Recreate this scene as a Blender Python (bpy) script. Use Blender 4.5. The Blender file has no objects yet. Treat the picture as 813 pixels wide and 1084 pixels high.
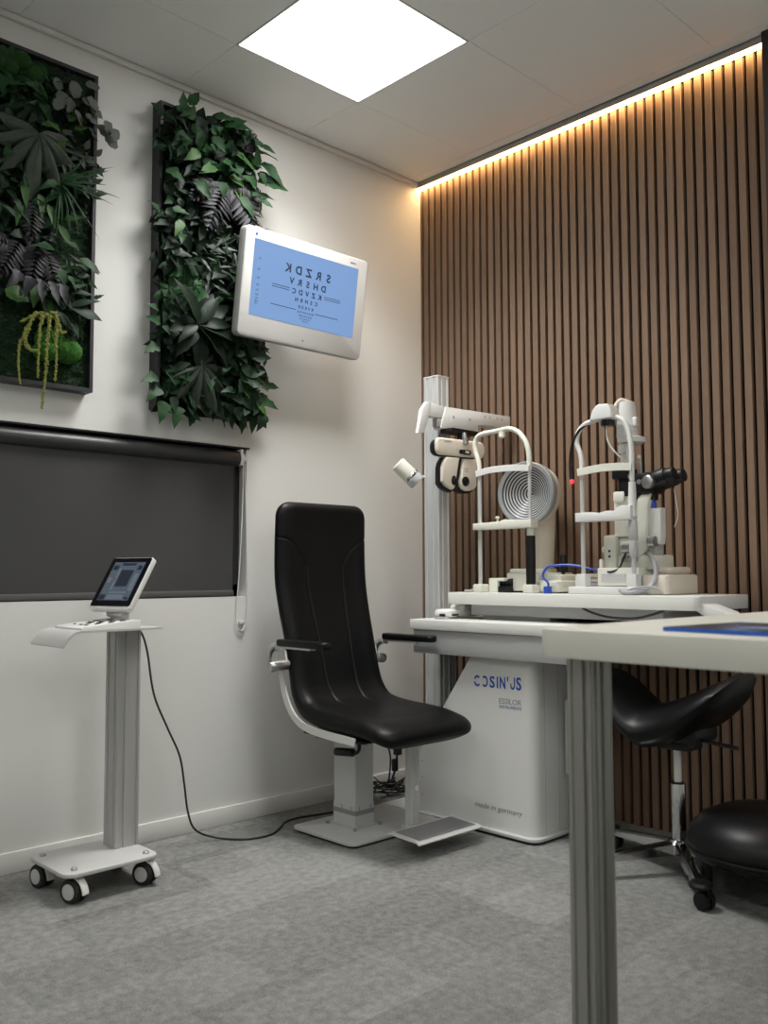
import bpy, bmesh, math, random
from mathutils import Vector, Matrix

S = bpy.context.scene
C = S.collection
PI = math.pi
V = Vector
ORG = {}          # world origin of every thing / part that may be a parent

# ------------------------------------------------------------------ materials
def mat(name, rgb, rough=0.5, metal=0.0, vary=None, bump=None, coat=0.0, emit=None, spec=0.5, sheen=0.0):
    m = bpy.data.materials.new(name); m.use_nodes = True
    nt = m.node_tree; b = nt.nodes['Principled BSDF']
    b.inputs['Base Color'].default_value = (*rgb, 1)
    b.inputs['Roughness'].default_value = rough
    b.inputs['Metallic'].default_value = metal
    b.inputs['Specular IOR Level'].default_value = spec
    b.inputs['Coat Weight'].default_value = coat
    b.inputs['Sheen Weight'].default_value = sheen
    if emit:
        b.inputs['Emission Color'].default_value = (*emit[0], 1)
        b.inputs['Emission Strength'].default_value = emit[1]
    tc = nt.nodes.new('ShaderNodeTexCoord')
    if vary:
        sc, amt = vary[0], vary[1]
        mp = nt.nodes.new('ShaderNodeMapping')
        if len(vary) > 2: mp.inputs['Scale'].default_value = vary[2]
        n = nt.nodes.new('ShaderNodeTexNoise'); n.inputs['Scale'].default_value = sc; n.inputs['Detail'].default_value = 4
        mx = nt.nodes.new('ShaderNodeMix'); mx.data_type = 'RGBA'
        mx.inputs['A'].default_value = (*[c*(1-amt) for c in rgb], 1)
        mx.inputs['B'].default_value = (*[min(1, c*(1+amt)) for c in rgb], 1)
        nt.links.new(tc.outputs['Object'], mp.inputs['Vector']); nt.links.new(mp.outputs[0], n.inputs['Vector'])
        nt.links.new(n.outputs['Fac'], mx.inputs['Factor']); nt.links.new(mx.outputs['Result'], b.inputs['Base Color'])
    if bump:
        n2 = nt.nodes.new('ShaderNodeTexNoise'); n2.inputs['Scale'].default_value = bump[0]; n2.inputs['Detail'].default_value = 3
        bp = nt.nodes.new('ShaderNodeBump'); bp.inputs['Strength'].default_value = bump[1]; bp.inputs['Distance'].default_value = bump[2] if len(bump) > 2 else 0.002
        nt.links.new(tc.outputs['Object'], n2.inputs['Vector'])
        nt.links.new(n2.outputs['Fac'], bp.inputs['Height']); nt.links.new(bp.outputs['Normal'], b.inputs['Normal'])
    return m

M = {}
M['wall'] = mat('wall_paint', (0.67, 0.67, 0.645), 0.75, bump=(90, 0.12, 0.001), vary=(1.2, 0.015))
M['ceil'] = mat('ceiling_metal', (0.84, 0.85, 0.835), 0.6, vary=(0.8, 0.02))
M['seam'] = mat('ceiling_joint', (0.78, 0.78, 0.77), 0.7)
M['trimw'] = mat('trim_white', (0.68, 0.68, 0.65), 0.45)
M['slatback'] = mat('black_felt', (0.006, 0.005, 0.005), 0.95, spec=0.1)
M['darkframe'] = mat('dark_frame', (0.02, 0.018, 0.02), 0.6)
M['white'] = mat('white_lacquer', (0.69, 0.69, 0.67), 0.38, vary=(4, 0.02))
M['whitetop'] = mat('white_laminate', (0.70, 0.70, 0.665), 0.32, vary=(6, 0.02))
M['deskwhite'] = mat('desk_laminate', (0.62, 0.62, 0.555), 0.35, vary=(6, 0.02))
M['apron'] = mat('grey_apron', (0.44, 0.44, 0.44), 0.45)
M['cream'] = mat('instrument_cream', (0.69, 0.69, 0.605), 0.4, vary=(8, 0.02))
M['beige'] = mat('instrument_beige', (0.68, 0.62, 0.53), 0.42, vary=(8, 0.02))
M['greyp'] = mat('grey_powdercoat', (0.50, 0.50, 0.49), 0.5, bump=(500, 0.1, 0.0005), vary=(6, 0.03))
M['alu'] = mat('anodised_aluminium', (0.42, 0.42, 0.41), 0.45, metal=0.3, vary=(6, 0.02))
M['alulight'] = mat('column_aluminium', (0.52, 0.53, 0.52), 0.45, metal=0.25, vary=(6, 0.02))
M['deskleg'] = mat('desk_leg_aluminium', (0.33, 0.33, 0.305), 0.36, metal=0.6, vary=(6, 0.03))
M['chrome'] = mat('chrome', (0.62, 0.62, 0.62), 0.14, metal=1.0)
M['steel'] = mat('brushed_steel', (0.45, 0.45, 0.45), 0.3, metal=0.9, vary=(60, 0.1, (1, 1, 0.1)))
M['black'] = mat('black_plastic', (0.006, 0.006, 0.007), 0.42, spec=0.35)
M['blackgloss'] = mat('black_gloss', (0.006, 0.006, 0.008), 0.12)
M['leather'] = mat('black_leather', (0.0035, 0.0035, 0.0038), 0.44, bump=(420, 0.12, 0.0005), vary=(30, 0.15), spec=0.19)
M['leather2'] = mat('black_vinyl_stool', (0.0035, 0.0035, 0.004), 0.40, bump=(380, 0.10, 0.0005), vary=(30, 0.15), spec=0.26)
M['rubber'] = mat('black_rubber', (0.010, 0.010, 0.010), 0.7)
M['cable'] = mat('black_cable', (0.012, 0.012, 0.013), 0.5)
M['bluecable'] = mat('blue_cable', (0.02, 0.07, 0.42), 0.45)
M['greycable'] = mat('grey_cable', (0.40, 0.40, 0.42), 0.45)
M['blind'] = mat('blind_fabric', (0.058, 0.058, 0.057), 0.85, bump=(700, 0.35, 0.0008), vary=(3.5, 0.14), spec=0.2)
M['roller'] = mat('blind_roller', (0.030, 0.030, 0.031), 0.42)
M['hem'] = mat('blind_hem', (0.075, 0.075, 0.075), 0.6)
M['blue'] = mat('logo_blue', (0.003, 0.075, 0.42), 0.5)
M['logogrey'] = mat('logo_grey', (0.22, 0.22, 0.23), 0.5)
M['ink'] = mat('screen_ink', (0.012, 0.018, 0.05), 0.5)
M['dial'] = mat('ring_black', (0.008, 0.008, 0.01), 0.4)
M['dialw'] = mat('ring_light', (0.50, 0.51, 0.52), 0.35, vary=(10, 0.05))
M['bezel'] = mat('ring_bezel', (0.40, 0.42, 0.43), 0.3, metal=0.4)
M['foot'] = mat('footplate_rubber', (0.26, 0.26, 0.265), 0.7, bump=(900, 0.4, 0.001))
M['glass'] = mat('lens_glass', (0.01, 0.01, 0.012), 0.05, coat=0.5)
M['moss'] = mat('dark_moss', (0.012, 0.028, 0.012), 0.9, bump=(120, 0.9, 0.01), vary=(60, 0.6), spec=0.2)
M['mossbright'] = mat('bright_moss', (0.045, 0.145, 0.022), 0.9, bump=(300, 0.9, 0.006), vary=(140, 0.5), spec=0.2)
M['mossmid'] = mat('mid_moss', (0.018, 0.062, 0.014), 0.9, bump=(300, 0.9, 0.006), vary=(140, 0.5), spec=0.2)
M['pframe'] = mat('plant_frame', (0.022, 0.020, 0.026), 0.5)
M['leafd'] = mat('leaf_dark', (0.0115, 0.026, 0.0135), 0.48, vary=(22, 0.6), spec=0.13)
M['leafm'] = mat('leaf_mid', (0.0155, 0.048, 0.017), 0.5, vary=(22, 0.6), spec=0.14)
M['leafb'] = mat('leaf_bright', (0.034, 0.085, 0.020), 0.5, vary=(22, 0.45), spec=0.2)
M['leafg'] = mat('leaf_greygreen', (0.040, 0.054, 0.041), 0.5, vary=(24, 0.45), spec=0.22)
M['euca'] = mat('leaf_eucalyptus', (0.090, 0.102, 0.090), 0.6, vary=(24, 0.35), spec=0.2)
M['purple'] = mat('leaf_purple_black', (0.017, 0.0165, 0.020), 0.5, vary=(26, 0.5), spec=0.22)
M['deep'] = mat('leaf_deep', (0.005, 0.012, 0.0065), 0.45, vary=(14, 0.4), spec=0.13)
M['amar'] = mat('amaranth_yellow', (0.23, 0.25, 0.05), 0.85, bump=(500, 0.9, 0.004), vary=(120, 0.5))
M['brochure'] = mat('brochure_blue_edge', (0.01, 0.10, 0.48), 0.4)
M['screenblue'] = mat('monitor_screen', (0.02, 0.03, 0.05), 0.25, emit=((0.195, 0.335, 0.61), 0.95))
M['tabletscreen'] = mat('tablet_screen', (0.02, 0.03, 0.04), 0.25, emit=((0.14, 0.18, 0.225), 0.42))
M['tabletdark'] = mat('tablet_tile', (0.01, 0.012, 0.02), 0.3, emit=((0.02, 0.025, 0.04), 0.6))
M['tabletpale'] = mat('tablet_tile_pale', (0.02, 0.03, 0.04), 0.3, emit=((0.22, 0.26, 0.30), 0.45))
M['tabletorange'] = mat('tablet_tile_orange', (0.05, 0.03, 0.02), 0.3, emit=((0.20, 0.14, 0.10), 0.4))
M['fillglow'] = mat('fill_panel_diffuser', (0.9, 0.9, 0.9), 0.6, emit=((1.0, 0.995, 0.975), 12.5))
M['panelbright'] = mat('panel_diffuser_bright', (0.9, 0.9, 0.9), 0.6, emit=((1.0, 0.995, 0.975), 7.5))
M['stripglow'] = mat('strip_diffuser', (0.9, 0.8, 0.6), 0.6, emit=((1.0, 0.60, 0.25), 32.0))
M['redled'] = mat('red_led', (0.5, 0.0, 0.0), 0.4, emit=((1.0, 0.02, 0.04), 3.0))
M['frosted'] = mat('frosted_cap', (0.55, 0.56, 0.56), 0.25)

def wood_mat():
    m = bpy.data.materials.new('walnut_slats'); m.use_nodes = True
    nt = m.node_tree; b = nt.nodes['Principled BSDF']; N = nt.nodes.new; L = nt.links.new
    tc = N('ShaderNodeTexCoord')
    mp = N('ShaderNodeMapping'); mp.inputs['Scale'].default_value = (60, 60, 1.6)
    n = N('ShaderNodeTexNoise'); n.inputs['Scale'].default_value = 3; n.inputs['Detail'].default_value = 6; n.inputs['Distortion'].default_value = 0.4
    mp2 = N('ShaderNodeMapping'); mp2.inputs['Scale'].default_value = (0.0, 1/0.0418, 0.0); mp2.inputs['Location'].default_value = (0, 0.354, 0)
    fl = N('ShaderNodeVectorMath'); fl.operation = 'FLOOR'
    wn = N('ShaderNodeTexWhiteNoise'); wn.noise_dimensions = '3D'
    mx = N('ShaderNodeMix'); mx.data_type = 'RGBA'
    mx.inputs['A'].default_value = (0.160, 0.099, 0.064, 1); mx.inputs['B'].default_value = (0.262, 0.172, 0.116, 1)
    hs = N('ShaderNodeHueSaturation')
    mr = N('ShaderNodeMapRange'); mr.inputs['To Min'].default_value = 0.88; mr.inputs['To Max'].default_value = 1.12
    L(tc.outputs['Object'], mp.inputs['Vector']); L(mp.outputs[0], n.inputs['Vector'])
    L(tc.outputs['Object'], mp2.inputs['Vector']); L(mp2.outputs[0], fl.inputs[0]); L(fl.outputs[0], wn.inputs['Vector'])
    L(n.outputs['Fac'], mx.inputs['Factor']); L(mx.outputs['Result'], hs.inputs['Color'])
    L(wn.outputs['Value'], mr.inputs['Value']); L(mr.outputs[0], hs.inputs['Value'])
    L(hs.outputs[0], b.inputs['Base Color']); b.inputs['Roughness'].default_value = 0.55
    b.inputs['Specular IOR Level'].default_value = 0.3
    return m
M['wood'] = wood_mat()

def carpet_mat():
    m = bpy.data.materials.new('grey_carpet_tiles'); m.use_nodes = True
    nt = m.node_tree; b = nt.nodes['Principled BSDF']; N = nt.nodes.new; L = nt.links.new
    tc = N('ShaderNodeTexCoord')
    def noise(scale, mscale, det=4):
        mp = N('ShaderNodeMapping'); mp.inputs['Scale'].default_value = mscale
        n = N('ShaderNodeTexNoise'); n.inputs['Scale'].default_value = scale; n.inputs['Detail'].default_value = det
        L(tc.outputs['Object'], mp.inputs['Vector']); L(mp.outputs[0], n.inputs['Vector']); return n.outputs['Fac']
    def cells(sx, sy, off):
        mp = N('ShaderNodeMapping'); mp.inputs['Scale'].default_value = (1/sx, 1/sy, 0); mp.inputs['Location'].default_value = off
        fl = N('ShaderNodeVectorMath'); fl.operation = 'FLOOR'; wn = N('ShaderNodeTexWhiteNoise'); wn.noise_dimensions = '3D'
        L(tc.outputs['Object'], mp.inputs['Vector']); L(mp.outputs[0], fl.inputs[0]); L(fl.outputs[0], wn.inputs['Vector']); return wn.outputs['Value']
    def math_(op, a, bb):
        n = N('ShaderNodeMath'); n.operation = op
        for i, q in enumerate((a, bb)):
            if isinstance(q, (int, float)): n.inputs[i].default_value = q
            else: L(q, n.inputs[i])
        return n.outputs[0]
    c1 = cells(0.5, 0.25, (0.13, 0.31, 0)); c2 = cells(0.25, 0.25, (0.4, 0.1, 0)); c3 = cells(0.5, 0.5, (0.2, 0.6, 0))
    sA = noise(1, (16, 60, 1)); sB = noise(1, (60, 16, 1))
    fine = noise(210, (1, 1, 1), 3); mid = noise(38, (1, 1, 1), 5); big = noise(2.2, (1, 1, 1), 3)
    sel = math_('GREATER_THAN', c3, 0.5)
    st = N('ShaderNodeMix'); st.data_type = 'FLOAT'; L(sel, st.inputs['Factor']); L(sA, st.inputs['A']); L(sB, st.inputs['B'])
    v = math_('ADD', math_('MULTIPLY', c1, 0.16), math_('MULTIPLY', c2, 0.15))
    v = math_('ADD', v, math_('MULTIPLY', st.outputs['Result'], 0.20))
    v = math_('ADD', v, math_('MULTIPLY', fine, 0.75)); v = math_('ADD', v, math_('MULTIPLY', mid, 0.62)); v = math_('ADD', v, math_('MULTIPLY', big, 0.12))
    mr = N('ShaderNodeMapRange'); mr.inputs['From Min'].default_value = 0.66; mr.inputs['From Max'].default_value = 1.28
    L(v, mr.inputs['Value'])
    mx = N('ShaderNodeMix'); mx.data_type = 'RGBA'
    mx.inputs['A'].default_value = (0.100, 0.102, 0.097, 1); mx.inputs["B"].default_value = (0.305, 0.307, 0.292, 1)
    L(mr.outputs[0], mx.inputs['Factor']); L(mx.outputs['Result'], b.inputs['Base Color'])
    b.inputs['Roughness'].default_value = 0.95; b.inputs['Specular IOR Level'].default_value = 0.15
    bp = N('ShaderNodeBump'); bp.inputs['Strength'].default_value = 0.5; bp.inputs['Distance'].default_value = 0.003
    L(math_('ADD', fine, mid), bp.inputs['Height']); L(bp.outputs['Normal'], b.inputs['Normal'])
    return m
M['carpet'] = carpet_mat()

def cover_mat():
    m = bpy.data.materials.new('brochure_cover'); m.use_nodes = True
    nt = m.node_tree; b = nt.nodes['Principled BSDF']; N = nt.nodes.new; L = nt.links.new
    tc = N('ShaderNodeTexCoord'); n = N('ShaderNodeTexNoise'); n.inputs['Scale'].default_value = 9; n.inputs['Detail'].default_value = 3
    r = N('ShaderNodeValToRGB'); e = r.color_ramp.elements
    e[0].position = 0.40; e[0].color = (0.03, 0.035, 0.05, 1); e[1].position = 0.68; e[1].color = (0.22, 0.33, 0.55, 1)
    q = e.new(0.52); q.color = (0.05, 0.06, 0.10, 1)
    L(tc.outputs['Object'], n.inputs['Vector']); L(n.outputs['Fac'], r.inputs['Fac']); L(r.outputs[0], b.inputs['Base Color'])
    b.inputs['Roughness'].default_value = 0.25
    return m
M['cover'] = cover_mat()

# ------------------------------------------------------------------ object helpers
def tag(o, label=None, cat=None, group=None, kind=None):
    if label: o['label'] = label
    if cat: o['category'] = cat
    if group: o['group'] = group
    if kind: o['kind'] = kind
    return o

def thing(name, loc, label, cat, group=None):
    o = bpy.data.objects.new(name, None); C.objects.link(o)
    o.location = loc; o.empty_display_size = 0.1
    ORG[o.name] = V(loc)
    return tag(o, label, cat, group)

def obj(name, bm, m, parent=None, smooth=38, loc=None):
    """bm is in world coordinates; the object's origin is its parent's origin (or loc)."""
    org = ORG[parent.name] if parent else V(loc or (0, 0, 0))
    bmesh.ops.translate(bm, vec=-org, verts=bm.verts)
    bmesh.ops.recalc_face_normals(bm, faces=bm.faces)
    ang = math.radians(smooth)
    for f in bm.faces: f.smooth = True
    for e in bm.edges:
        if len(e.link_faces) == 2 and e.calc_face_angle(0) > ang: e.smooth = False
    me = bpy.data.meshes.new(name); bm.to_mesh(me); bm.free()
    me.materials.append(m)
    o = bpy.data.objects.new(name, me); C.objects.link(o)
    if parent: o.parent = parent
    else: o.location = org
    ORG[o.name] = org
    return o

def struct(name, bm, m, parent=None, **k):
    o = obj(name, bm, m, parent, **k)
    if not parent: o['kind'] = 'structure'
    return o

def nb(): return bmesh.new()

def merge(bm, t, mtx=None):
    if mtx is not None: bmesh.ops.transform(t, matrix=mtx, verts=t.verts)
    me = bpy.data.meshes.new('t'); t.to_mesh(me); t.free()
    bm.from_mesh(me); bpy.data.meshes.remove(me)
    return bm

def box(bm, lo, hi, bev=0.0, seg=2, mtx=None):
    t = nb(); bmesh.ops.create_cube(t, size=1)
    s = [hi[i]-lo[i] for i in range(3)]; c = [(hi[i]+lo[i])/2 for i in range(3)]
    bmesh.ops.scale(t, vec=s, verts=t.verts); bmesh.ops.translate(t, vec=c, verts=t.verts)
    if bev > 0: bmesh.ops.bevel(t, geom=list(t.edges), offset=bev, segments=seg, profile=0.5, affect='EDGES', clamp_overlap=True)
    return merge(bm, t, mtx)

def axis_mtx(p, d, up=None):
    d = V(d).normalized(); u = V(up) if up else (V((0, 0, 1)) if abs(d.z) < 0.95 else V((1, 0, 0)))
    x = u.cross(d).normalized(); y = d.cross(x)
    return Matrix(((x.x, y.x, d.x, p[0]), (x.y, y.y, d.y, p[1]), (x.z, y.z, d.z, p[2]), (0, 0, 0, 1)))

def lathe(bm, prof, n=32, mtx=None, sx=1.0, sy=1.0, cap=True):
    """prof: list of (r, z) along local z."""
    t = nb(); rings = []
    for r, z in prof:
        rings.append([t.verts.new((sx*max(r, 1e-5)*math.cos(2*PI*i/n), sy*max(r, 1e-5)*math.sin(2*PI*i/n), z)) for i in range(n)])
    for a, b in zip(rings, rings[1:]):
        for i in range(n): t.faces.new((a[i], a[(i+1) % n], b[(i+1) % n], b[i]))
    if cap:
        t.faces.new(rings[0][::-1]); t.faces.new(rings[-1])
    bmesh.ops.remove_doubles(t, verts=t.verts, dist=2e-5)
    return merge(bm, t, mtx)

def cyl(bm, p0, p1, r0, r1=None, n=24, bev=0.0):
    p0, p1 = V(p0), V(p1); L = (p1-p0).length; r1 = r0 if r1 is None else r1
    pr = [(r0, 0), (r1, L)]
    if bev: pr = [(r0-bev, 0), (r0-bev*0.3, bev*0.3), (r0, bev), (r1, L-bev), (r1-bev*0.3, L-bev*0.3), (r1-bev, L)]
    return lathe(bm, pr, n, axis_mtx(p0, p1-p0))

def spline(pts, per=8, closed=False):
    pts = [V(p) for p in pts]; out = []; n = len(pts)
    for i in range(n if closed else n-1):
        g = lambda k: pts[k % n] if closed else pts[max(0, min(n-1, k))]
        a, b, c, d = g(i-1), g(i), g(i+1), g(i+2)
        for k in range(per):
            t = k/per
            out.append(0.5*((2*b)+(c-a)*t+(2*a-5*b+4*c-d)*t*t+(3*b-a-3*c+d)*t**3))
    if not closed: out.append(pts[-1])
    return out

def tube(bm, pts, r, n=10, per=8, smooth=True, closed=False):
    ps = spline(pts, per, closed) if smooth else [V(p) for p in pts]
    rs = r if callable(r) else (lambda t: r)
    t = nb(); rings = []; m = len(ps); up = None
    for i, p in enumerate(ps):
        if closed: d = ps[(i+1) % m]-ps[i-1]
        else: d = ps[min(i+1, m-1)]-ps[max(i-1, 0)]
        d.normalize()
        if up is None: up = V((0, 0, 1)) if abs(d.z) < 0.9 else V((1, 0, 0))
        x = up.cross(d).normalized(); y = d.cross(x); up = y
        rr = rs(i/max(1, m-1))
        rings.append([t.verts.new(p+x*rr*math.cos(2*PI*k/n)+y*rr*math.sin(2*PI*k/n)) for k in range(n)])
    for a, b in zip(rings, rings[1:]+([rings[0]] if closed else [])):
        for i in range(n): t.faces.new((a[i], a[(i+1) % n], b[(i+1) % n], b[i]))
    if not closed: t.faces.new(rings[0][::-1]); t.faces.new(rings[-1])
    return merge(bm, t)

def prism(bm, poly, h0, h1, mtx=None, bev=0.0, seg=2):
    """polygon in local xy, extruded along local z from h0 to h1."""
    t = nb()
    a = [t.verts.new((x, y, h0)) for x, y in poly]; b = [t.verts.new((x, y, h1)) for x, y in poly]
    n = len(poly)
    t.faces.new(a[::-1]); t.faces.new(b)
    for i in range(n): t.faces.new((a[i], a[(i+1) % n], b[(i+1) % n], b[i]))
    bmesh.ops.recalc_face_normals(t, faces=t.faces)
    if bev:
        es = [e for e in t.edges if abs(e.verts[0].co.z-e.verts[1].co.z) < 1e-7]
        bmesh.ops.bevel(t, geom=es, offset=bev, segments=seg, profile=0.5, affect='EDGES', clamp_overlap=True)
    return merge(bm, t, mtx)

def rrect(x0, y0, x1, y1, r, k=6):
    rs = r if isinstance(r, (tuple, list)) else (r,)*4
    out = []
    for (cx, cy, a), rr in zip((((x1, y1, 0)), ((x0, y1, 90)), ((x0, y0, 180)), ((x1, y0, 270))), rs):
        sx = 1 if cx == x1 else -1; sy = 1 if cy == y1 else -1
        if rr <= 0: out.append((cx, cy)); continue
        for i in range(k+1):
            t = math.radians(a+90*i/k); out.append((cx-sx*rr+rr*math.cos(t), cy-sy*rr+rr*math.sin(t)))
    return out

# basis helpers: polygon plane -> world
def B(o, x, y):   # local x, y axes in world; z = x cross y
    x, y = V(x), V(y); z = x.cross(y)
    return Matrix(((x.x, y.x, z.x, o[0]), (x.y, y.y, z.y, o[1]), (x.z, y.z, z.z, o[2]), (0, 0, 0, 1)))
XZ = lambda y: B((0, y, 0), (1, 0, 0), (0, 0, 1))      # local z = -y
YZ = lambda x: B((x, 0, 0), (0, 1, 0), (0, 0, 1))      # local z = +x
XY = lambda z: B((0, 0, z), (1, 0, 0), (0, 1, 0))

def text(bm, s, size, mtx, depth=0.0006, align='LEFT', shear=0.0, sx=1.0, bold=0.0):
    cu = bpy.data.curves.new('lettering', 'FONT'); cu.body = s; cu.size = size; cu.extrude = depth
    cu.align_x = align; cu.shear = shear; cu.offset = bold*size; cu.resolution_u = 3
    o = bpy.data.objects.new('lettering', cu); C.objects.link(o)
    bpy.context.view_layer.update()
    me = bpy.data.meshes.new_from_object(o.evaluated_get(bpy.context.evaluated_depsgraph_get()))
    bpy.data.objects.remove(o); bpy.data.curves.remove(cu)
    t = nb(); t.from_mesh(me); bpy.data.meshes.remove(me)
    bmesh.ops.scale(t, vec=(sx, 1, 1), verts=t.verts)
    return merge(bm, t, mtx)

H = 2.965                                   # ceiling height
# ================================================================== THE ROOM
bm = nb(); box(bm, (-5.4, -5.4, -0.1), (0.25, 0.25, 0)); struct('floor', bm, M['carpet'])
# ceiling of metal tiles with fine joints
bm = nb(); box(bm, (-5.4, -5.4, H+0.003), (0.25, 0.25, H+0.1)); ceil = struct('ceiling', bm, M['seam'])
bm = nb()
xs = [-0.09, -0.785, -1.395, -2.05, -2.66, -3.27, -3.88, -4.49, -5.2]
ys = [-0.02, -0.397, -1.004, -1.61, -2.22, -2.83, -3.44, -4.05, -4.66, -5.2]
LIGHTS = [(1, 1), (5, 4), (2, 5), (5, 1), (2, 7), (7, 6)]     # tile cells that hold a light panel; all but the first are added fill
for i in range(len(xs)-1):
    for j in range(len(ys)-1):
        if (i, j) in LIGHTS: continue
        g = 0.0009
        box(bm, (xs[i+1]+g, ys[j+1]+g, H), (xs[i]-g, ys[j]-g, H+0.003))
box(bm, (-0.088, -5.2, H), (-0.0, -0.02, H+0.003))
struct('ceiling_tiles', bm, M['ceil'], ceil)
# left wall with the window opening
WX0, WX1, WZ0, WZ1 = -3.1, -1.057, 0.905, 1.522
bm = nb()
box(bm, (-5.4, 0, 0), (0.25, 0.2, WZ0)); box(bm, (-5.4, 0, WZ1), (0.25, 0.2, H+0.05))
box(bm, (-5.4, 0, WZ0), (WX0, 0.2, WZ1)); box(bm, (WX1, 0, WZ0), (0.25, 0.2, WZ1))
struct('wall_left', bm, M['wall'])
bm = nb(); box(bm, (-5.4, -0.012, 0), (0.0, 0, 0.07), 0.003); struct('baseboard_left', bm, M['trimw'])
bm = nb(); box(bm, (-5.2, -0.018, H-0.022), (0.0, 0, H), 0.002); struct('trim_1', bm, M['trimw'])
# window behind the blind
bm = nb(); box(bm, (WX0, 0.052, WZ0), (WX1, 0.11, WZ0+0.05)); box(bm, (WX0, 0.052, WZ1-0.05), (WX1, 0.11, WZ1))
box(bm, (WX0, 0.052, WZ0), (WX0+0.05, 0.11, WZ1)); box(bm, (WX1-0.05, 0.052, WZ0), (WX1, 0.11, WZ1)); box(bm, (-2.1, 0.052, WZ0), (-2.05, 0.11, WZ1))
win = struct('window_1', bm, M['darkframe'])
bm = nb(); box(bm, (WX0+0.05, 0.07, WZ0+0.05), (WX1-0.05, 0.08, WZ1-0.05)); struct('window_glass', bm, M['glass'], win)
# slat wall
bm = nb(); box(bm, (0.02, -5.4, 0), (0.25, 0.25, H+0.05)); wr = struct('wall_right', bm, M['slatback'])
bm = nb(); box(bm, (0.0, -5.4, 0), (0.02, -1.885, H)); struct('wall_right_panel', bm, M['wall'], wr)
bm = nb(); first = -0.0148; pitch = 0.0418; hw = 0.0138
box(bm, (0.0, first+0.0066, 0.0), (0.0205, 0.0, H-0.03), 0.001, 1)
for k in range(42):
    yc = first-pitch*(k+0.5)
    box(bm, (0.0, yc-hw, 0.0), (0.0205, yc+hw, H-0.03), 0.0012, 1)
struct('slat_cladding', bm, M['wood'], wr)
bm = nb(); box(bm, (-5.4, -5.4, 0), (-5.2, 0.0, H+0.05)); struct('wall_far', bm, M['wall'])
bm = nb(); box(bm, (-5.2, -5.4, 0), (0.02, -5.2, H+0.05)); struct('wall_near', bm, M['wall'])
bm = nb(); box(bm, (-0.055, -1.885, 0), (0.02, -1.776, H), 0.004); struct('trim_2', bm, M['darkframe'])

# ---- ceiling lights; panels after the first are unseen, added to brighten the room
for n, (i, j) in enumerate(LIGHTS):
    x0, x1, y0, y1 = xs[i+1], xs[i], ys[j+1], ys[j]
    lab = ('bright square ceiling light panel above the black examination chair' if n == 0 else
           ['', 'unseen fill light panel added above the camera', 'unseen fill light panel added above the white desk', 'unseen fill light panel added close to the left wall', 'unseen fill light panel added behind the desk', 'unseen fill light panel added in the rear corner'][n])
    t = thing('ceiling_light', ((x0+x1)/2, (y0+y1)/2, H), lab, 'ceiling light', 'square ceiling light panels')
    bm = nb()
    for lo, hi in (((x0, y0, H-0.004), (x1, y0+0.006, H+0.006)), ((x0, y1-0.006, H-0.004), (x1, y1, H+0.006)),
                   ((x0, y0, H-0.004), (x0+0.006, y1, H+0.006)), ((x1-0.006, y0, H-0.004), (x1, y1, H+0.006))): box(bm, lo, hi)
    obj('frame', bm, M['trimw'], t)
    bm = nb(); box(bm, (x0+0.006, y0+0.006, H-0.002), (x1-0.006, y1-0.006, H+0.005)); obj('diffuser', bm, M['panelbright' if n == 0 else 'fillglow'], t)
    if n == 0:                                   # the prismatic panel throws most of its light downwards
        la = bpy.data.lights.new('lamp', 'AREA'); la.shape = 'SQUARE'; la.size = x1-x0-0.02; la.energy = 24.5; la.spread = math.radians(118); la.color = (1.0, 0.995, 0.975)
        lo_ = bpy.data.objects.new('lamp', la); C.objects.link(lo_); lo_.parent = t; lo_.location = (0, 0, -0.004)
# ---- led strip over the slats
t = thing('led_strip', (-0.016, -0.9, H), 'glowing warm LED strip along the top of the wooden slat wall', 'LED strip')
bm = nb(); box(bm, (-0.036, -1.776, H-0.030), (-0.031, -0.002, H), 0.001, 1); box(bm, (-0.036, -1.776, H-0.008), (0.0, -0.002, H)); obj('housing', bm, M['steel'], t)
bm = nb(); box(bm, (-0.031, -1.776, H-0.031), (-0.001, -0.004, H-0.022), 0.001, 1); obj('diffuser', bm, M['stripglow'], t)

# ================================================================== ROLLER BLIND
t = thing('roller_blind', (-2.0, 0.03, WZ0), 'charcoal roller blind pulled down over the low window', 'blind')
bm = nb(); cyl(bm, (WX0+0.03, 0.016, 1.476), (-1.093, 0.016, 1.476), 0.031, n=32); obj('roller', bm, M['roller'], t)
bm = nb(); box(bm, (WX0, -0.006, 1.517), (-1.045, 0.05, 1.524)); obj('top_strip', bm, M['black'], t)  # thin black strip along the top of the opening
bm = nb()
rng = random.Random(4)
gx = [WX0+0.05+i*(-1.112-WX0-0.05)/40 for i in range(41)]; gz = [1.478-(1.478-0.928)*j/14 for j in range(15)]
for yoff in (0.0, 0.0015):
    vs = [[bm.verts.new((x, 0.012+yoff+0.0022*math.sin(x*5.0+1.0)*(j/14)+0.0015*math.sin(x*13+j*0.3), z)) for x in gx] for j, z in enumerate(gz)]
    for j in range(14):
        for i in range(40): bm.faces.new((vs[j][i], vs[j][i+1], vs[j+1][i+1], vs[j+1][i]))
obj('fabric', bm, M['blind'], t)
bm = nb(); box(bm, (WX0+0.05, 0.004, 0.909), (-1.112, 0.02, 0.932), 0.004); obj('hem_bar', bm, M['hem'], t)
bm = nb(); box(bm, (-1.092, -0.012, 1.447), (-1.079, 0.05, 1.515), 0.004); cyl(bm, (-1.079, 0.016, 1.476), (-1.062, 0.016, 1.476), 0.024, n=24, bev=0.003)
obj('bracket', bm, M['trimw'], t)
bm = nb()
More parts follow.
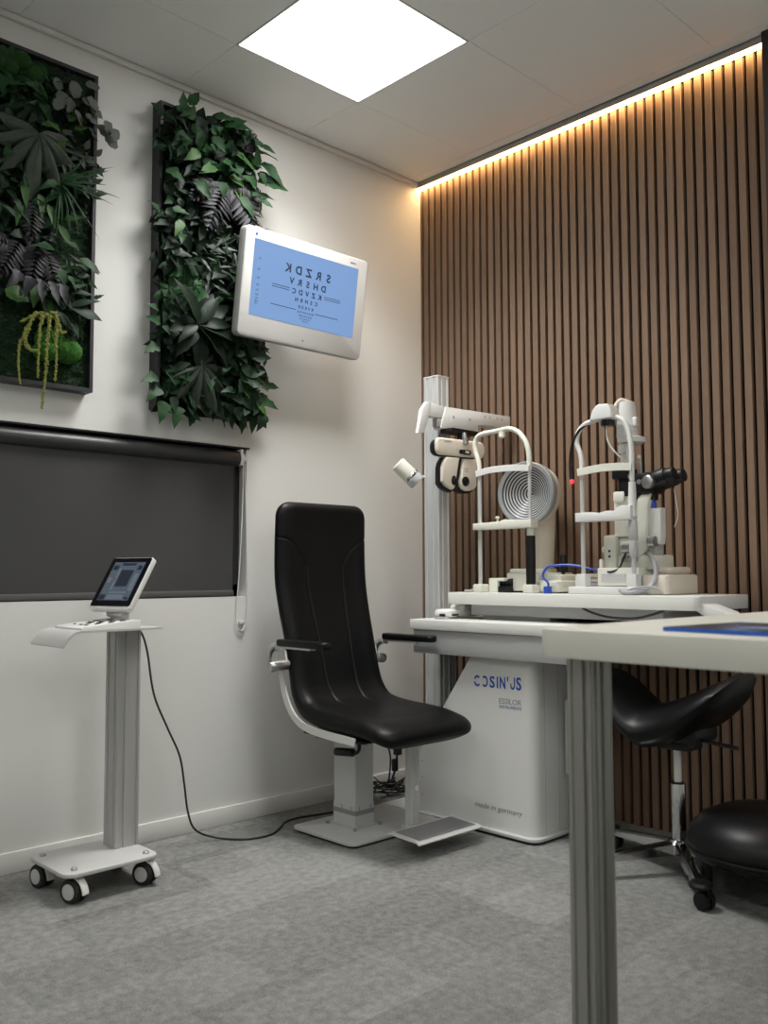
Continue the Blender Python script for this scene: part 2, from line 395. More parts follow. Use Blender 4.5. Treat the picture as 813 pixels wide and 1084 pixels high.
tube(bm, [(-1.070, 0.004, 1.48), (-1.078, -0.004, 1.3), (-1.092, -0.008, 1.05), (-1.108, -0.01, 0.86), (-1.108, -0.01, 0.80), (-1.085, -0.01, 0.765), (-1.062, -0.01, 0.80),
          (-1.055, -0.01, 0.90), (-1.058, -0.008, 1.1), (-1.062, -0.002, 1.35), (-1.066, 0.004, 1.48)], 0.0022, n=6)
obj('chain', bm, M['trimw'], t)
bm = nb(); box(bm, (-1.095, -0.014, 0.79), (-1.07, 0.0, 0.805), 0.002); obj('chain_clip', bm, M['greyp'], t)

# ================================================================== PLANT PANELS
class Leaves:
    def __init__(s): s.v = []; s.f = []; s.rg = random.Random(77)
    def leaf(s, base, d, n, L, W, shape='ovate', fold=0.25, droop=0.2, rows=7, wave=0.0):
        d = V(d).normalized(); n = V(n); n = (n-d*n.dot(d)).normalized(); sd = d.cross(n)
        q = s.rg; tw = q.gauss(0, 0.35); bend = q.gauss(0, 0.16); ph = q.uniform(0, 6.3); rip = 0.10 if rows > 5 else 0.0
        base = V(base); i0 = len(s.v)
        for k in range(rows+1):
            t = k/rows
            if shape == 'ovate': w = math.sin(PI*min(1, t**0.72))*(1-0.25*t)
            elif shape == 'round': w = math.sqrt(max(0, 1-(2*t-1)**2))
            elif shape == 'lance': w = math.sin(PI*t**0.85)
            elif shape == 'lobe': w = math.sin(PI*min(1, t*0.80+0.12))**0.9*(0.35+0.95*t if t < 0.68 else 1.0)*(1 if t < 0.97 else 0.25)
            elif shape == 'blade': w = (1-t)**0.5*(0.5+0.5*min(1, t*6))
            elif shape == 'ivy': w = [0.15, 0.85, 1.0, 0.62, 0.66, 0.42, 0.18, 0.0][int(round(t*7))]
            w *= W/2
            c = base+d*(L*t)-n*(droop*L*t*t)+n*(wave*math.sin(t*9)*L)+sd*(bend*L*t*t)
            sk = (sd*math.cos(tw*t)+n*math.sin(tw*t)); nk = n*math.cos(tw*t)-sd*math.sin(tw*t)
            r1 = 1+rip*math.sin(t*17+ph); r2 = 1+rip*math.sin(t*19+ph*2)
            s.v += [c+sk*(w*r1)+nk*(w*(fold+rip*1.2*math.sin(t*15+ph))), c, c-sk*(w*r2)+nk*(w*(fold+rip*1.2*math.sin(t*13-ph)))]
        for k in range(rows):
            a = i0+3*k; b = a+3
            s.f += [(a, a+1, b+1, b), (a+1, a+2, b+2, b+1)]
    def fatsia(s, c, ang, R, lobes=8, spread=285, n_=(0, -1, 0.35), out=0.25, droop=0.22, neck=0.36):
        """one hand-shaped leaf: joined lobes, each folded along its vein"""
        c = V(c); n = V(n_).normalized(); per = 10; A = lobes*per; K = 7; i0 = len(s.v); q = s.rg
        jit = [q.uniform(0.85, 1.08) for _ in range(lobes)]
        for k in range(K+1):
            f = k/K
            for i in range(A+1):
                a = ang-spread/2+spread*i/A; li = min(lobes-1, i//per); ph = abs(((i % per)/per if i < A else 1.0)*2-1); l = 1-ph
                side = abs(2*i/A-1); r = R*jit[li]*(1-0.38*side**1.6)*(neck+(1-neck)*(l**0.62 if l < 0.55 else 0.69+0.31*((l-0.55)/0.45)**1.6))
                d = dirv(a, out*0.4); rr = r*f
                h = -droop*R*f*f+0.05*R*f*(ph-0.5)+0.018*R*math.sin(i*1.9+k)
                s.v.append(c+d*rr+n*h)
        W = A+1
        for k in range(K):
            for i in range(A):
                a = i0+k*W+i; s.f.append((a, a+1, a+1+W, a+W))
    def build(s, name, m, parent, label=None):
        org = ORG[parent.name]
        me = bpy.data.meshes.new(name); me.from_pydata([tuple(p-org) for p in s.v], [], s.f); me.materials.append(m)
        for p in me.polygons: p.use_smooth = True
        o = bpy.data.objects.new(name, me); C.objects.link(o); o.parent = parent
        ORG[o.name] = org
        if label: o['label'] = label
        return o

OUT = V((0, -1, 0))
def dirv(a, out=0.0):          # direction in the panel plane, a degrees from +x counter-clockwise seen from the room
    r = math.radians(a); return V((math.cos(r), 0, math.sin(r)))*math.sqrt(max(0, 1-out*out))+OUT*out

def palmate(lv, c, ang, R, n=7, spread=220, n_=None, W=0.30, shape='lobe', out=0.25, droop=0.25):
    nn = V(n_) if n_ else V((0, -1, 0.35))
    for i in range(n):
        a = ang-spread/2+spread*i/(n-1)
        f = 1-0.35*abs(2*i/(n-1)-1)**1.5
        lv.leaf(c, dirv(a, out), nn, R*f, R*W, shape, fold=0.22, droop=droop, rows=8)

def fern(lv, base, ang, L, n=14, out=0.35, W=0.34, droop=0.3):
    d = dirv(ang, out); nn = V((0, -1, 0.25)); nn = (nn-d*nn.dot(d)).normalized(); sd = d.cross(nn)
    for i in range(n):
        t = (i+1)/n; p = V(base)+d*L*t-nn*(droop*L*t*t)
        ll = L*W*math.sin(PI*min(1, 0.25+0.75*t))**0.8*(1.05-0.5*t)+0.008
        for s_ in (1, -1):
            lv.leaf(p, sd*s_+d*0.55, nn, ll, L/n*0.95, 'lance', 0.25, 0.25, rows=4)

def scatter(lv, x0, x1, z0, z1, y0, y1, n, Lr, Wr, rng, shape='ovate', down=0.7, skip=None, outr=(0.2, 0.7)):
    k = 0
    while k < n:
        x = rng.uniform(x0, x1); z = rng.uniform(z0, z1)
        if skip and skip(x, z): k += 0.34; continue
        k += 1
        a = rng.gauss(-90, 60) if rng.random() < down else rng.uniform(0, 360)
        L = rng.uniform(*Lr); out = rng.uniform(*outr)
        nn = V((rng.uniform(-0.6, 0.6), -1, rng.uniform(-0.2, 0.9)))
        lv.leaf((x, rng.uniform(y1, y0), z), dirv(a, out), nn, L, L*rng.uniform(*Wr), shape, rng.uniform(0.1, 0.45), rng.uniform(0.05, 0.45))

def plant_panel(x0, x1, z0, z1, label):
    t = thing('plant_panel', ((x0+x1)/2, 0, z0), label, 'plant panel', 'preserved plant panels on the wall')
    bm = nb(); w = 0.014
    for lo, hi in (((x0, -0.06, z0), (x1, -0.001, z0+w)), ((x0, -0.06, z1-w), (x1, -0.001, z1)), ((x0, -0.06, z0+w), (x0+w, -0.001, z1-w)), ((x1-w, -0.06, z0+w), (x1, -0.001, z1-w))):
        box(bm, lo, hi, 0.001, 1)
    obj('frame', bm, M['pframe'], t)
    bm = nb(); rng = random.Random(int(abs(x0)*100))
    nx, nz = 40, 80
    vs = [[bm.verts.new((x0+w+(x1-x0-2*w)*i/nx, -0.028-0.016*rng.random(), z0+w+(z1-z0-2*w)*j/nz)) for i in range(nx+1)] for j in range(nz+1)]
    for j in range(nz):
        for i in range(nx): bm.faces.new((vs[j][i], vs[j][i+1], vs[j+1][i+1], vs[j+1][i]))
    obj('moss_bed', bm, M['moss'], t)
    return t

# --- the narrow panel behind the monitor
PX0, PX1, PZ0, PZ1 = -1.515, -1.075, 1.628, 2.838
tp = plant_panel(PX0, PX1, PZ0, PZ1, 'narrow green plant panel partly behind the tilted chart monitor')
rng = random.Random(11)
lv = Leaves(); scatter(lv, PX0+0.01, PX1+0.0, PZ0+0.02, PZ1-0.03, -0.03, -0.095, 620, (0.04, 0.085), (0.45, 0.75), rng)
lv.build('dark_foliage', M['leafd'], tp, 'dark glossy leaves')
lv = Leaves(); scatter(lv, PX0+0.01, PX1, PZ0+0.01, PZ1-0.01, -0.04, -0.11, 420, (0.04, 0.09), (0.45, 0.8), rng)
lv.build('deep_foliage', M['deep'], tp, 'near-black leaves')
lv = Leaves(); scatter(lv, PX0+0.0, PX1-0.0, PZ0+0.0, PZ1-0.02, -0.05, -0.12, 120, (0.045, 0.085), (0.5, 0.8), rng, shape='ivy')
for (x, z, a, L) in ((-1.53, 1.86, 200, 0.075), (-1.53, 1.74, 190, 0.08), (-1.52, 1.70, 215, 0.085), (-1.53, 2.0, 170, 0.06), (-1.5, 1.65, 250, 0.09), (-1.45, 1.64, 275, 0.09), (-1.53, 2.38, 150, 0.06), (-1.52, 1.95, 160, 0.07),
                     (-1.15, 1.66, 265, 0.10), (-1.10, 1.67, 285, 0.10), (-1.06, 1.72, 330, 0.10), (-1.05, 1.78, 350, 0.09), (-1.2, 1.66, 250, 0.08)):
    lv.leaf((x, -0.09, z), dirv(a, 0.35), (0, -1, 0.5), L, L*0.7, 'ivy', 0.2, 0.3)
lv.build('ivy_leaves', M['leafm'], tp, 'mid-green ivy leaves')
lv = Leaves()
scatter(lv, -1.42, -1.09, 2.50, 2.82, -0.06, -0.14, 60, (0.055, 0.095), (0.55, 0.8), rng)
for (x, z, a, L) in ((-1.09, 2.62, 12, 0.14), (-1.12, 2.74, 10, 0.12), (-1.08, 2.70, -15, 0.12), (-1.25, 2.80, 40, 0.11), (-1.16, 2.53, -25, 0.11), (-1.10, 2.56, 5, 0.10), (-1.42, 2.83, 55, 0.08), (-1.3, 2.82, 20, 0.1), (-1.22, 2.69, -20, 0.12)):
    lv.leaf((x, -0.11, z), dirv(a, 0.35), (0, -1, 0.8), L, L*0.62, 'ovate', 0.25, 0.3)
lv.build('broad_foliage', M['leafm'], tp, 'broad pointed green leaves at the top')
lv = Leaves()
for (x, z, a, L) in ((-1.22, 2.70, -25, 0.12), (-1.30, 2.61, 200, 0.10), (-1.25, 2.59, -10, 0.10), (-1.22, 2.55, -50, 0.09), (-1.38, 2.65, 215, 0.09), (-1.18, 2.58, -100, 0.09), (-1.14, 2.36, -80, 0.09), (-1.19, 2.30, -60, 0.08), (-1.30, 1.93, -30, 0.08), (-1.18, 1.75, -35, 0.16), (-1.12, 1.80, -30, 0.08), (-1.45, 2.35, 220, 0.08)):
    lv.leaf((x, -0.13, z), dirv(a, 0.3), (0.1, -1, 0.7), L, L*0.55, 'ovate', 0.2, 0.3)
lv.build('bright_foliage', M['leafb'], tp, 'bright green leaves')
for (x, z, a, L, W) in ((-1.26, 2.57, -112, 0.23, 0.42), (-1.22, 2.58, -62, 0.25, 0.42), (-1.30, 2.56, -140, 0.16, 0.4), (-1.17, 2.72, 60, 0.10, 0.4), (-1.24, 2.60, -20, 0.16, 0.4), (-1.09, 2.41, -20, 0.13, 0.4)):
    lv = Leaves(); fern(lv, (x, -0.12, z), a, L, 13, 0.35, W); lv.build('fern_frond', M['purple'], tp, 'purple-black fern frond')
lv = Leaves()
for i in range(95):
    x = rng.gauss(-1.22, 0.065); z = rng.gauss(2.22, 0.09)
    lv.leaf((x, rng.uniform(-0.12, -0.08), z), dirv(rng.uniform(0, 360), rng.uniform(0.3, 0.75)), (0, -1, 0.4), rng.uniform(0.05, 0.085), 0.014, 'lance', 0.2, 0.1, rows=4)
lv.build('olive_foliage', M['leafg'], tp, 'grey-green narrow sprigs')
lv = Leaves()
lv.fatsia((-1.43, -0.11, 2.19), -120, 0.125, 5, 260, neck=0.5); lv.fatsia((-1.40, -0.12, 2.11), -60, 0.12, 5, 260, neck=0.5); lv.fatsia((-1.47, -0.10, 2.08), -110, 0.09, 5, 260, neck=0.5)
lv.build('ivy_cluster', M['leafm'], tp, 'large green ivy leaves at the left')
lv = Leaves(); palmate(lv, (-1.38, -0.12, 1.97), -50, 0.21, 7, 240, out=0.35, W=0.34, shape='lance', droop=0.35); lv.build('umbrella_leaf', M['deep'], tp, 'near-black umbrella leaf')
lv = Leaves()
for a, L in ((-8, 0.20), (-42, 0.20), (15, 0.15), (-150, 0.12), (60, 0.16), (110, 0.18)):
    lv.leaf((-1.39, -0.145, 1.955), dirv(a, 0.3), (0.15, -1, 0.6), L, L*0.36, 'lance', 0.35, 0.35, wave=0.006)
lv.build('glossy_leaf', M['deep'], tp)
lv = Leaves(); lv.fatsia((-1.37, -0.14, 1.80), -40, 0.19, 8, 270, droop=0.3, neck=0.30); lv.build('fatsia_leaf', M['leafg'], tp, 'grey-green fatsia leaf near the bottom')
lv = Leaves(); scatter(lv, -1.22, -1.06, 1.65, 2.0, -0.06, -0.15, 100, (0.05, 0.09), (0.55, 0.8), rng); lv.build('bottom_foliage', M['leafd'], tp)
lv = Leaves(); lv.fatsia((-1.33, -0.11, 2.07), 60, 0.12, 6, 250); lv.build('fatsia_leaf', M['purple'], tp, 'dull grey lobed leaf')

# --- the wide panel at the left edge of the picture
QX0, QX1, QZ0, QZ1 = -2.52, -1.772, 1.652, 2.832
tq = plant_panel(QX0, QX1, QZ0, QZ1, 'wide framed plant panel with yellow trailing amaranth and moss')
rng = random.Random(5)
nocorner = lambda x, z: (z < 1.93) or (x > -1.92 and 2.28 > z > 2.12) or (x > -1.86 and z > 2.74)
lv = Leaves(); scatter(lv, QX0+0.03, QX1-0.03, QZ0+0.05, QZ1-0.06, -0.03, -0.08, 560, (0.035, 0.075), (0.45, 0.7), rng, skip=nocorner); lv.build('dark_foliage', M['deep'], tq, 'near-black leaves')
lv = Leaves(); scatter(lv, QX0+0.03, -1.80, 1.95, QZ1-0.06, -0.04, -0.10, 300, (0.03, 0.06), (0.5, 0.75), rng, skip=nocorner); lv.build('small_foliage', M['leafd'], tq)
lv = Leaves(); scatter(lv, QX0+0.03, -1.93, 2.2, 2.45, -0.05, -0.11, 90, (0.045, 0.085), (0.4, 0.65), rng)
scatter(lv, QX0+0.03, -2.0, 2.66, 2.80, -0.04, -0.09, 60, (0.05, 0.09), (0.4, 0.7), rng)
lv.build('green_foliage', M['leafm'], tq, 'mid-green pointed leaves')
lv = Leaves()
for i in range(60):
    x = -1.88+rng.gauss(0, 0.045); z = 2.06+rng.gauss(0, 0.035)
    lv.leaf((x, rng.uniform(-0.09, -0.05), z), dirv(rng.uniform(0, 360), 0.5), (0, -1, 0.4), 0.04, 0.02, 'ivy', 0.2, 0.2)
lv.build('ivy_sprig', M['leafm'], tq, 'small mid-green ivy')
lv = Leaves()
for (x, z, s_) in ((-1.88, 2.735, .058), (-1.845, 2.755, .055), (-1.91, 2.72, .05), (-1.93, 2.69, .055), (-1.90, 2.68, .06), (-1.865, 2.69, .062), (-1.83, 2.675, .06), (-1.85, 2.64, .055), (-1.80, 2.665, .06), (-1.79, 2.63, .062), (-1.765, 2.645, .06), (-1.755, 2.60, .055), (-1.82, 2.61, .05), (-1.94, 2.74, .045), (-1.95, 2.66, .05), (-1.74, 2.62, .05), (-1.88, 2.64, .05)):
    lv.leaf((x, rng.uniform(-0.13, -0.09), z), dirv(rng.gauss(-70, 50), 0.2), (rng.uniform(-.4, .4), -1, 0.5), s_*0.98, s_*0.85, 'round', 0.12, 0.1, rows=8)
lv.build('eucalyptus_sprig', M['euca'], tq, 'pale grey round eucalyptus leaves')
lv = Leaves()
for i in range(85):
    x = rng.uniform(-1.93, -1.79); z = rng.uniform(2.36, 2.56)
    lv.leaf((x, rng.uniform(-0.10, -0.06), z), dirv(rng.gauss(-30, 70), 0.3), (rng.uniform(-.5, .5), -1, 0.4), 0.042, 0.026, 'ovate', 0.15, 0.1, rows=5)
lv.build('eucalyptus_sprig', M['leafg'], tq, 'small grey-green eucalyptus sprig')
lv = Leaves(); lv.fatsia((-2.02, -0.13, 2.505), -92, 0.205, 7, 270, droop=0.25, neck=0.30); lv.build('fatsia_leaf', M['leafg'], tq, 'large grey-green fatsia leaf')
lv = Leaves(); lv.fatsia((-2.02, -0.10, 2.62), -95, 0.17, 7, 270, droop=0.35, neck=0.28); lv.build('fatsia_leaf', M['leafd'], tq, 'dark fatsia leaf')
lv = Leaves(); scatter(lv, -2.15, -1.97, 2.62, 2.71, -0.06, -0.10, 40, (0.05, 0.10), (0.35, 0.6), rng); lv.build('pointed_foliage', M['leafm'], tq)
lv = Leaves()
for (x, z, a) in ((-1.95, 2.57, 190), (-1.93, 2.555, 160), (-1.96, 2.54, 215), (-1.92, 2.53, 250), (-1.90, 2.60, 60), (-1.88, 2.58, 20)):
    lv.leaf((x, -0.10, z), dirv(a, 0.3), (0, -1, 0.5), 0.06, 0.032, 'ovate', 0.2, 0.2)
for (x, z, a) in ((-2.0, 2.31, -80), (-2.05, 2.33, -100), (-1.97, 2.28, -70), (-1.93, 2.22, -60), (-1.91, 2.24, 30), (-2.06, 2.26, -120)):
    lv.leaf((x, -0.10, z), dirv(a, 0.3), (0, -1, 0.5), 0.09, 0.035, 'ovate', 0.2, 0.2)
lv.build('bright_foliage', M['leafb'], tq, 'bright green leaves')
for a0, n in ((-75, 9), (15, 6)):
    lv = Leaves()
    for i in range(n):
        lv.leaf((-1.925, -0.09, 2.375), dirv(a0-28+56*i/(n-1)+(0 if a0 < 0 else 2), 0.35), (0.3, -1, 0.3), 0.195+0.03*math.sin(i*2.1), 0.011, 'blade', 0.5, 0.25, rows=6)
    lv.build('palm_fan', M['leafm'], tq, 'narrow palm blades')
for (x, z, a, L) in ((-2.0, 2.14, -100, 0.16), (-1.98, 2.12, -70, 0.14), (-2.06, 2.13, -120, 0.16), (-2.08, 2.10, 170, 0.14), (-2.02, 2.28, -95, 0.14)):
    lv = Leaves(); fern(lv, (x, -0.10, z), a, L, 11, 0.3, 0.38); lv.build('fern_frond', M['purple'], tq, 'purple-black fern frond')
lv = Leaves()
for (x, z, a, L) in ((-2.0, 2.0, -100, 0.1), (-1.97, 2.0, -75, 0.1), (-2.03, 2.0, -120, 0.1), (-1.93, 2.0, -85, 0.09), (-2.07, 2.01, -130, 0.1)):
    lv.leaf((x, -0.13, z), dirv(a, 0.4), (0, -1, 0.6), L*0.9, L*0.5, 'ivy', 0.35, 0.2)
lv.build('silver_foliage', M['purple'], tq, 'dull silver-black pointed leaves')
lv = Leaves()
for (x, z, a, L) in ((-1.95, 2.12, 175, 0.085), (-1.86, 2.14, 160, 0.07), (-1.86, 2.11, -25, 0.085), (-1.93, 2.06, -80, 0.07), (-1.90, 2.04, -60, 0.07)):
    lv.leaf((x, -0.12, z), dirv(a, 0.3), (0, -1, 0.8), L, L*0.55, 'ovate', 0.15, 0.2)
lv.build('broad_foliage', M['leafm'], tq)
lv = Leaves()
for i in range(34):
    a = rng.uniform(-70, 35); x = rng.uniform(-2.0, -1.89); z = 1.955+rng.gauss(0, 0.035)
    lv.leaf((x, rng.uniform(-0.12, -0.07), z), dirv(a, 0.3), (0.2, -1, 0.6), rng.uniform(0.09, 0.13), 0.026, 'lance', 0.3, 0.25)
lv.leaf((-1.895, -0.12, 1.93), dirv(-14, 0.25), (0.1, -1, 0.6), 0.125, 0.055, 'lance', 0.2, 0.25)
lv.leaf((-1.91, -0.11, 1.91), dirv(-40, 0.25), (0.1, -1, 0.6), 0.10, 0.04, 'lance', 0.2, 0.25)
lv.build('long_foliage', M['leafd'], tq, 'long dark leaves')
lv = Leaves()
for (x, z, a, L, W) in ((-2.0, 1.99, -110, 0.09, 0.045), (-2.11, 1.95, -20, 0.09, 0.085), (-1.965, 1.95, -90, 0.08, 0.05), (-1.94, 1.92, -60, 0.07, 0.05)):
    lv.leaf((x, -0.10, z), dirv(a, 0.25), (0, -1, 0.5), L, W, 'ovate', 0.15, 0.15)
lv.build('rounded_foliage', M['leafb'], tq, 'rounded yellow-green leaves')
# bright cushion moss
def moss_ball(x, z, r, m, name, label):
    bm = nb(); rg = random.Random(int(z*1000)); bmesh.ops.create_icosphere(bm, subdivisions=4, radius=1)
    for v in bm.verts: v.co *= 1+rg.uniform(-0.05, 0.05)
    bmesh.ops.scale(bm, vec=(r, 0.055, r*0.9), verts=bm.verts); bmesh.ops.translate(bm, vec=(x, -0.06, z), verts=bm.verts)
    return obj(name, bm, m, tq, 180), label
for (x, z, r) in ((-1.935, 1.815, 0.05), (-1.90, 1.79, 0.045), (-1.87, 1.785, 0.048), (-1.95, 1.775, 0.04)):
    o, l = moss_ball(x, z, r, M['mossbright'], 'moss_cushion', None); o['label'] = 'bright green cushion moss'
for (x, z, r) in ((-2.07, 2.765, 0.055), (-2.02, 2.735, 0.05), (-2.11, 2.73, 0.05), (-2.0, 2.75, 0.035)):
    o, l = moss_ball(x, z, r*0.8, M['mossmid'], 'moss_cushion', None); o['label'] = 'green cushion moss at the top'
# fine moss tufts on the bed, lower part
lv = Leaves()
for i in range(900):
    x = rng.uniform(QX0+0.02, QX1-0.02); z = rng.uniform(QZ0+0.015, 1.88) if i < 650 else rng.uniform(2.1, 2.3)
    lv.leaf((x, -0.035, z), dirv(rng.uniform(0, 360), 0.75), (0, -1, 0.3), 0.018, 0.008, 'lance', 0.2, 0.1, rows=2)
lv.build('moss_tufts', M['leafm'], tq, 'dark green moss tufts')
# trailing amaranth
bm = nb(); rg = random.Random(3)
A0 = (-1.975, -0.115, 1.885)
for pts in ([A0, (-2.02, -0.14, 1.875), (-2.05, -0.15, 1.82), (-2.075, -0.15, 1.76), (-2.078, -0.15, 1.70), (-2.072, -0.15, 1.63)],
            [A0, (-2.0, -0.145, 1.87), (-2.01, -0.15, 1.80), (-2.012, -0.15, 1.73), (-2.012, -0.15, 1.66)],
            [A0, (-1.975, -0.15, 1.86), (-1.985, -0.155, 1.78), (-1.988, -0.155, 1.68), (-1.995, -0.155, 1.60), (-1.998, -0.155, 1.555)],
            [A0, (-1.95, -0.145, 1.87), (-1.955, -0.155, 1.80), (-1.952, -0.155, 1.73), (-1.955, -0.155, 1.655)],
            [A0, (-1.955, -0.14, 1.89), (-1.945, -0.15, 1.85), (-1.935, -0.15, 1.825), (-1.92, -0.15, 1.83)],
            [(-2.05, -0.15, 1.82), (-2.06, -0.155, 1.77), (-2.04, -0.155, 1.745), (-2.015, -0.155, 1.75)],
            [A0, (-2.03, -0.13, 1.865), (-2.07, -0.14, 1.84)]):
    q = spline(pts, 10)
    tube(bm, q, lambda t: 0.0030*(1-0.55*t)+0.0012, n=6, smooth=False)
    for k, p in enumerate(q):
        tt = k/len(q)
        for _ in range(4):
            s = nb(); bmesh.ops.create_icosphere(s, subdivisions=1, radius=(0.0050*(1-0.5*tt))*rg.uniform(0.6, 1.1))
            merge(bm, s, Matrix.Translation(p+V((rg.uniform(-1, 1), rg.uniform(-1, 1), rg.uniform(-1, 1)))*0.0068*(1-0.5*tt)))
o = obj('trailing_amaranth', bm, M['amar'], tq, 180); o['label'] = 'yellow-green trailing amaranth tassels'

# ================================================================== CHART MONITOR
t = thing('chart_monitor', (-0.925, 0.0, 1.93), 'white wall monitor showing a mirrored letter chart on blue', 'monitor')
th = math.radians(8); MW, MH = 0.648, 0.432
Mm = B((-0.925, -0.232, 2.147), (1, 0, 0), (0, -math.sin(th), math.cos(th)))     # local z points into the room
bm = nb(); prism(bm, rrect(-MW/2, -MH/2, MW/2, MH/2, 0.022), -0.045, 0.0, Mm, bev=0.006); obj('housing', bm, mat('monitor_white', (0.47, 0.465, 0.45), 0.4), t)
sx0, sx1, sy0, sy1 = -MW/2+0.045, MW/2-0.055, -MH/2+0.088, MH/2-0.045
bm = nb(); prism(bm, [(sx0, sy0), (sx1, sy0), (sx1, sy1), (sx0, sy1)], 0.0, 0.0008, Mm); scr = obj('screen', bm, M['screenblue'], t)
bm = nb()
cx = (sx0+sx1)/2+0.006; sw = sx1-sx0; shh = sy1-sy0
FL = lambda x, y: Mm @ Matrix.Translation((x, y, 0.0012)) @ Matrix.Diagonal((-1, 1, 1, 1))
rows = [('SRZDK', 0.205, 0.047, 0.053), ('DHSRV', 0.161, 0.036, 0.042), ('KZVDC', 0.125, 0.029, 0.034), ('CSHRN', 0.096, 0.022, 0.026), ('RVKZD', 0.071, 0.016, 0.0175), ('NHSOKRD', 0.053, 0.011, 0.0125), ('DZVRCNH', 0.039, 0.009, 0.010), ('KSRHZVN', 0.028, 0.007, 0.008), ('OCDNR', 0.019, 0.006, 0.007)]
for s, y, size, step in rows:
    n = len(s)
    for i, ch in enumerate(s):
        text(bm, ch, size, FL(cx+((n-1)/2-i)*step, sy0+y), 0.0002, 'CENTER', bold=0.03)
for (x0, x1, y) in ((cx-0.180, cx-0.092, 0.142), (cx-0.180, cx-0.092, 0.133), (cx+0.092, cx+0.180, 0.142), (cx+0.092, cx+0.180, 0.133), (cx-0.180, cx-0.050, 0.062), (cx+0.050, cx+0.175, 0.062)):
    prism(bm, [(x0, sy0+y-0.0013), (x1, sy0+y-0.0013), (x1, sy0+y+0.0013), (x0, sy0+y+0.0013)], 0.001, 0.0014, Mm)
for s, y in (('0.1', 0.222), ('0.2', 0.180), ('0.3', 0.146), ('0.4', 0.118), ('0.5', 0.098), ('0.6', 0.080), ('0.7', 0.066), ('0.8', 0.054), ('1.0', 0.044)):
    text(bm, s, 0.011, FL(sx0+0.030, sy0+y), 0.0002, 'CENTER')
obj('letter_chart', bm, M['ink'], scr)
bm = nb()
text(bm, 'essilor', 0.016, Mm @ Matrix.Translation((-MW/2+0.066, MH/2-0.034, 0.0003)), 0.0003)
obj('logo_lettering', bm, mat('logo_pale_blue', (0.42, 0.47, 0.56), 0.5), t)
bm = nb(); cyl(bm, Mm @ V((-MW/2+0.052, MH/2-0.028, 0)), Mm @ V((-MW/2+0.052, MH/2-0.028, 0.0008)), 0.0055, n=16)
obj('logo_mark', bm, M['blue'], t); bm = nb()
text(bm, 'essilor', 0.013, Mm @ Matrix.Translation((MW/2-0.105, MH/2-0.030, 0.0003)), 0.0003)
obj('logo_lettering', bm, M['blue'], t)
bm = nb(); cyl(bm, Mm @ V((0.0, -MH/2+0.03, 0)), Mm @ V((0.0, -MH/2+0.03, 0.001)), 0.003, n=12); obj('sensor', bm, M['black'], t)
bm = nb(); box(bm, (-1.02, -0.012, 2.05), (-0.86, 0.0, 2.25), 0.003); box(bm, (-0.97, -0.20, 2.12), (-0.91, -0.01, 2.18), 0.004); obj('wall_bracket', bm, M['steel'], t)

# ================================================================== TROLLEY
def profile_poly(x0, y0, x1, y1, grooves, d=0.004, w=0.006, r=0.004):
    """rectangle (ccw) with grooves at the given fractions of each side"""
    P = []
    def side(a, b, nrm, fr):
        a, b = V((*a, 0)), V((*b, 0)); L = (b-a).length; u = (b-a)/L; n_ = V((*nrm, 0))
        P.append(a+u*r)
        for f in fr:
            c = a+u*(L*f)
            P.extend([c-u*w, c-u*(w*0.7)-n_*d, c+u*(w*0.7)-n_*d, c+u*w])
        P.append(b-u*r)
    side((x0, y0), (x1, y0), (0, -1), grooves); side((x1, y0), (x1, y1), (1, 0), grooves)
    side((x1, y1), (x0, y1), (0, 1), grooves); side((x0, y1), (x0, y0), (-1, 0), grooves)
    return [(p.x, p.y) for p in P]

t = thing('instrument_trolley', (-1.86, -0.31, 0), 'grey wheeled trolley stand carrying the small tilted tablet', 'trolley')
bm = nb(); prism(bm, rrect(-2.02, -0.452, -1.70, -0.165, 0.04), 0.083, 0.096, bev=0.003); base = obj('base_plate', bm, M['greyp'], t)
for x, y in ((-1.975, -0.41), (-1.735, -0.415), (-1.985, -0.205), (-1.735, -0.205)):
    bm = nb(); lathe(bm, [(0.010, 0.096), (0.010, 0.101), (0.007, 0.104)], 16, Matrix.Translation((x, y, 0))); obj('bolt', bm, M['steel'], base)
bm = nb(); prism(bm, profile_poly(-1.787, -0.307, -1.701, -0.222, (0.28, 0.82)), 0.096, 0.818); obj('column', bm, M['alu'], t, 20)
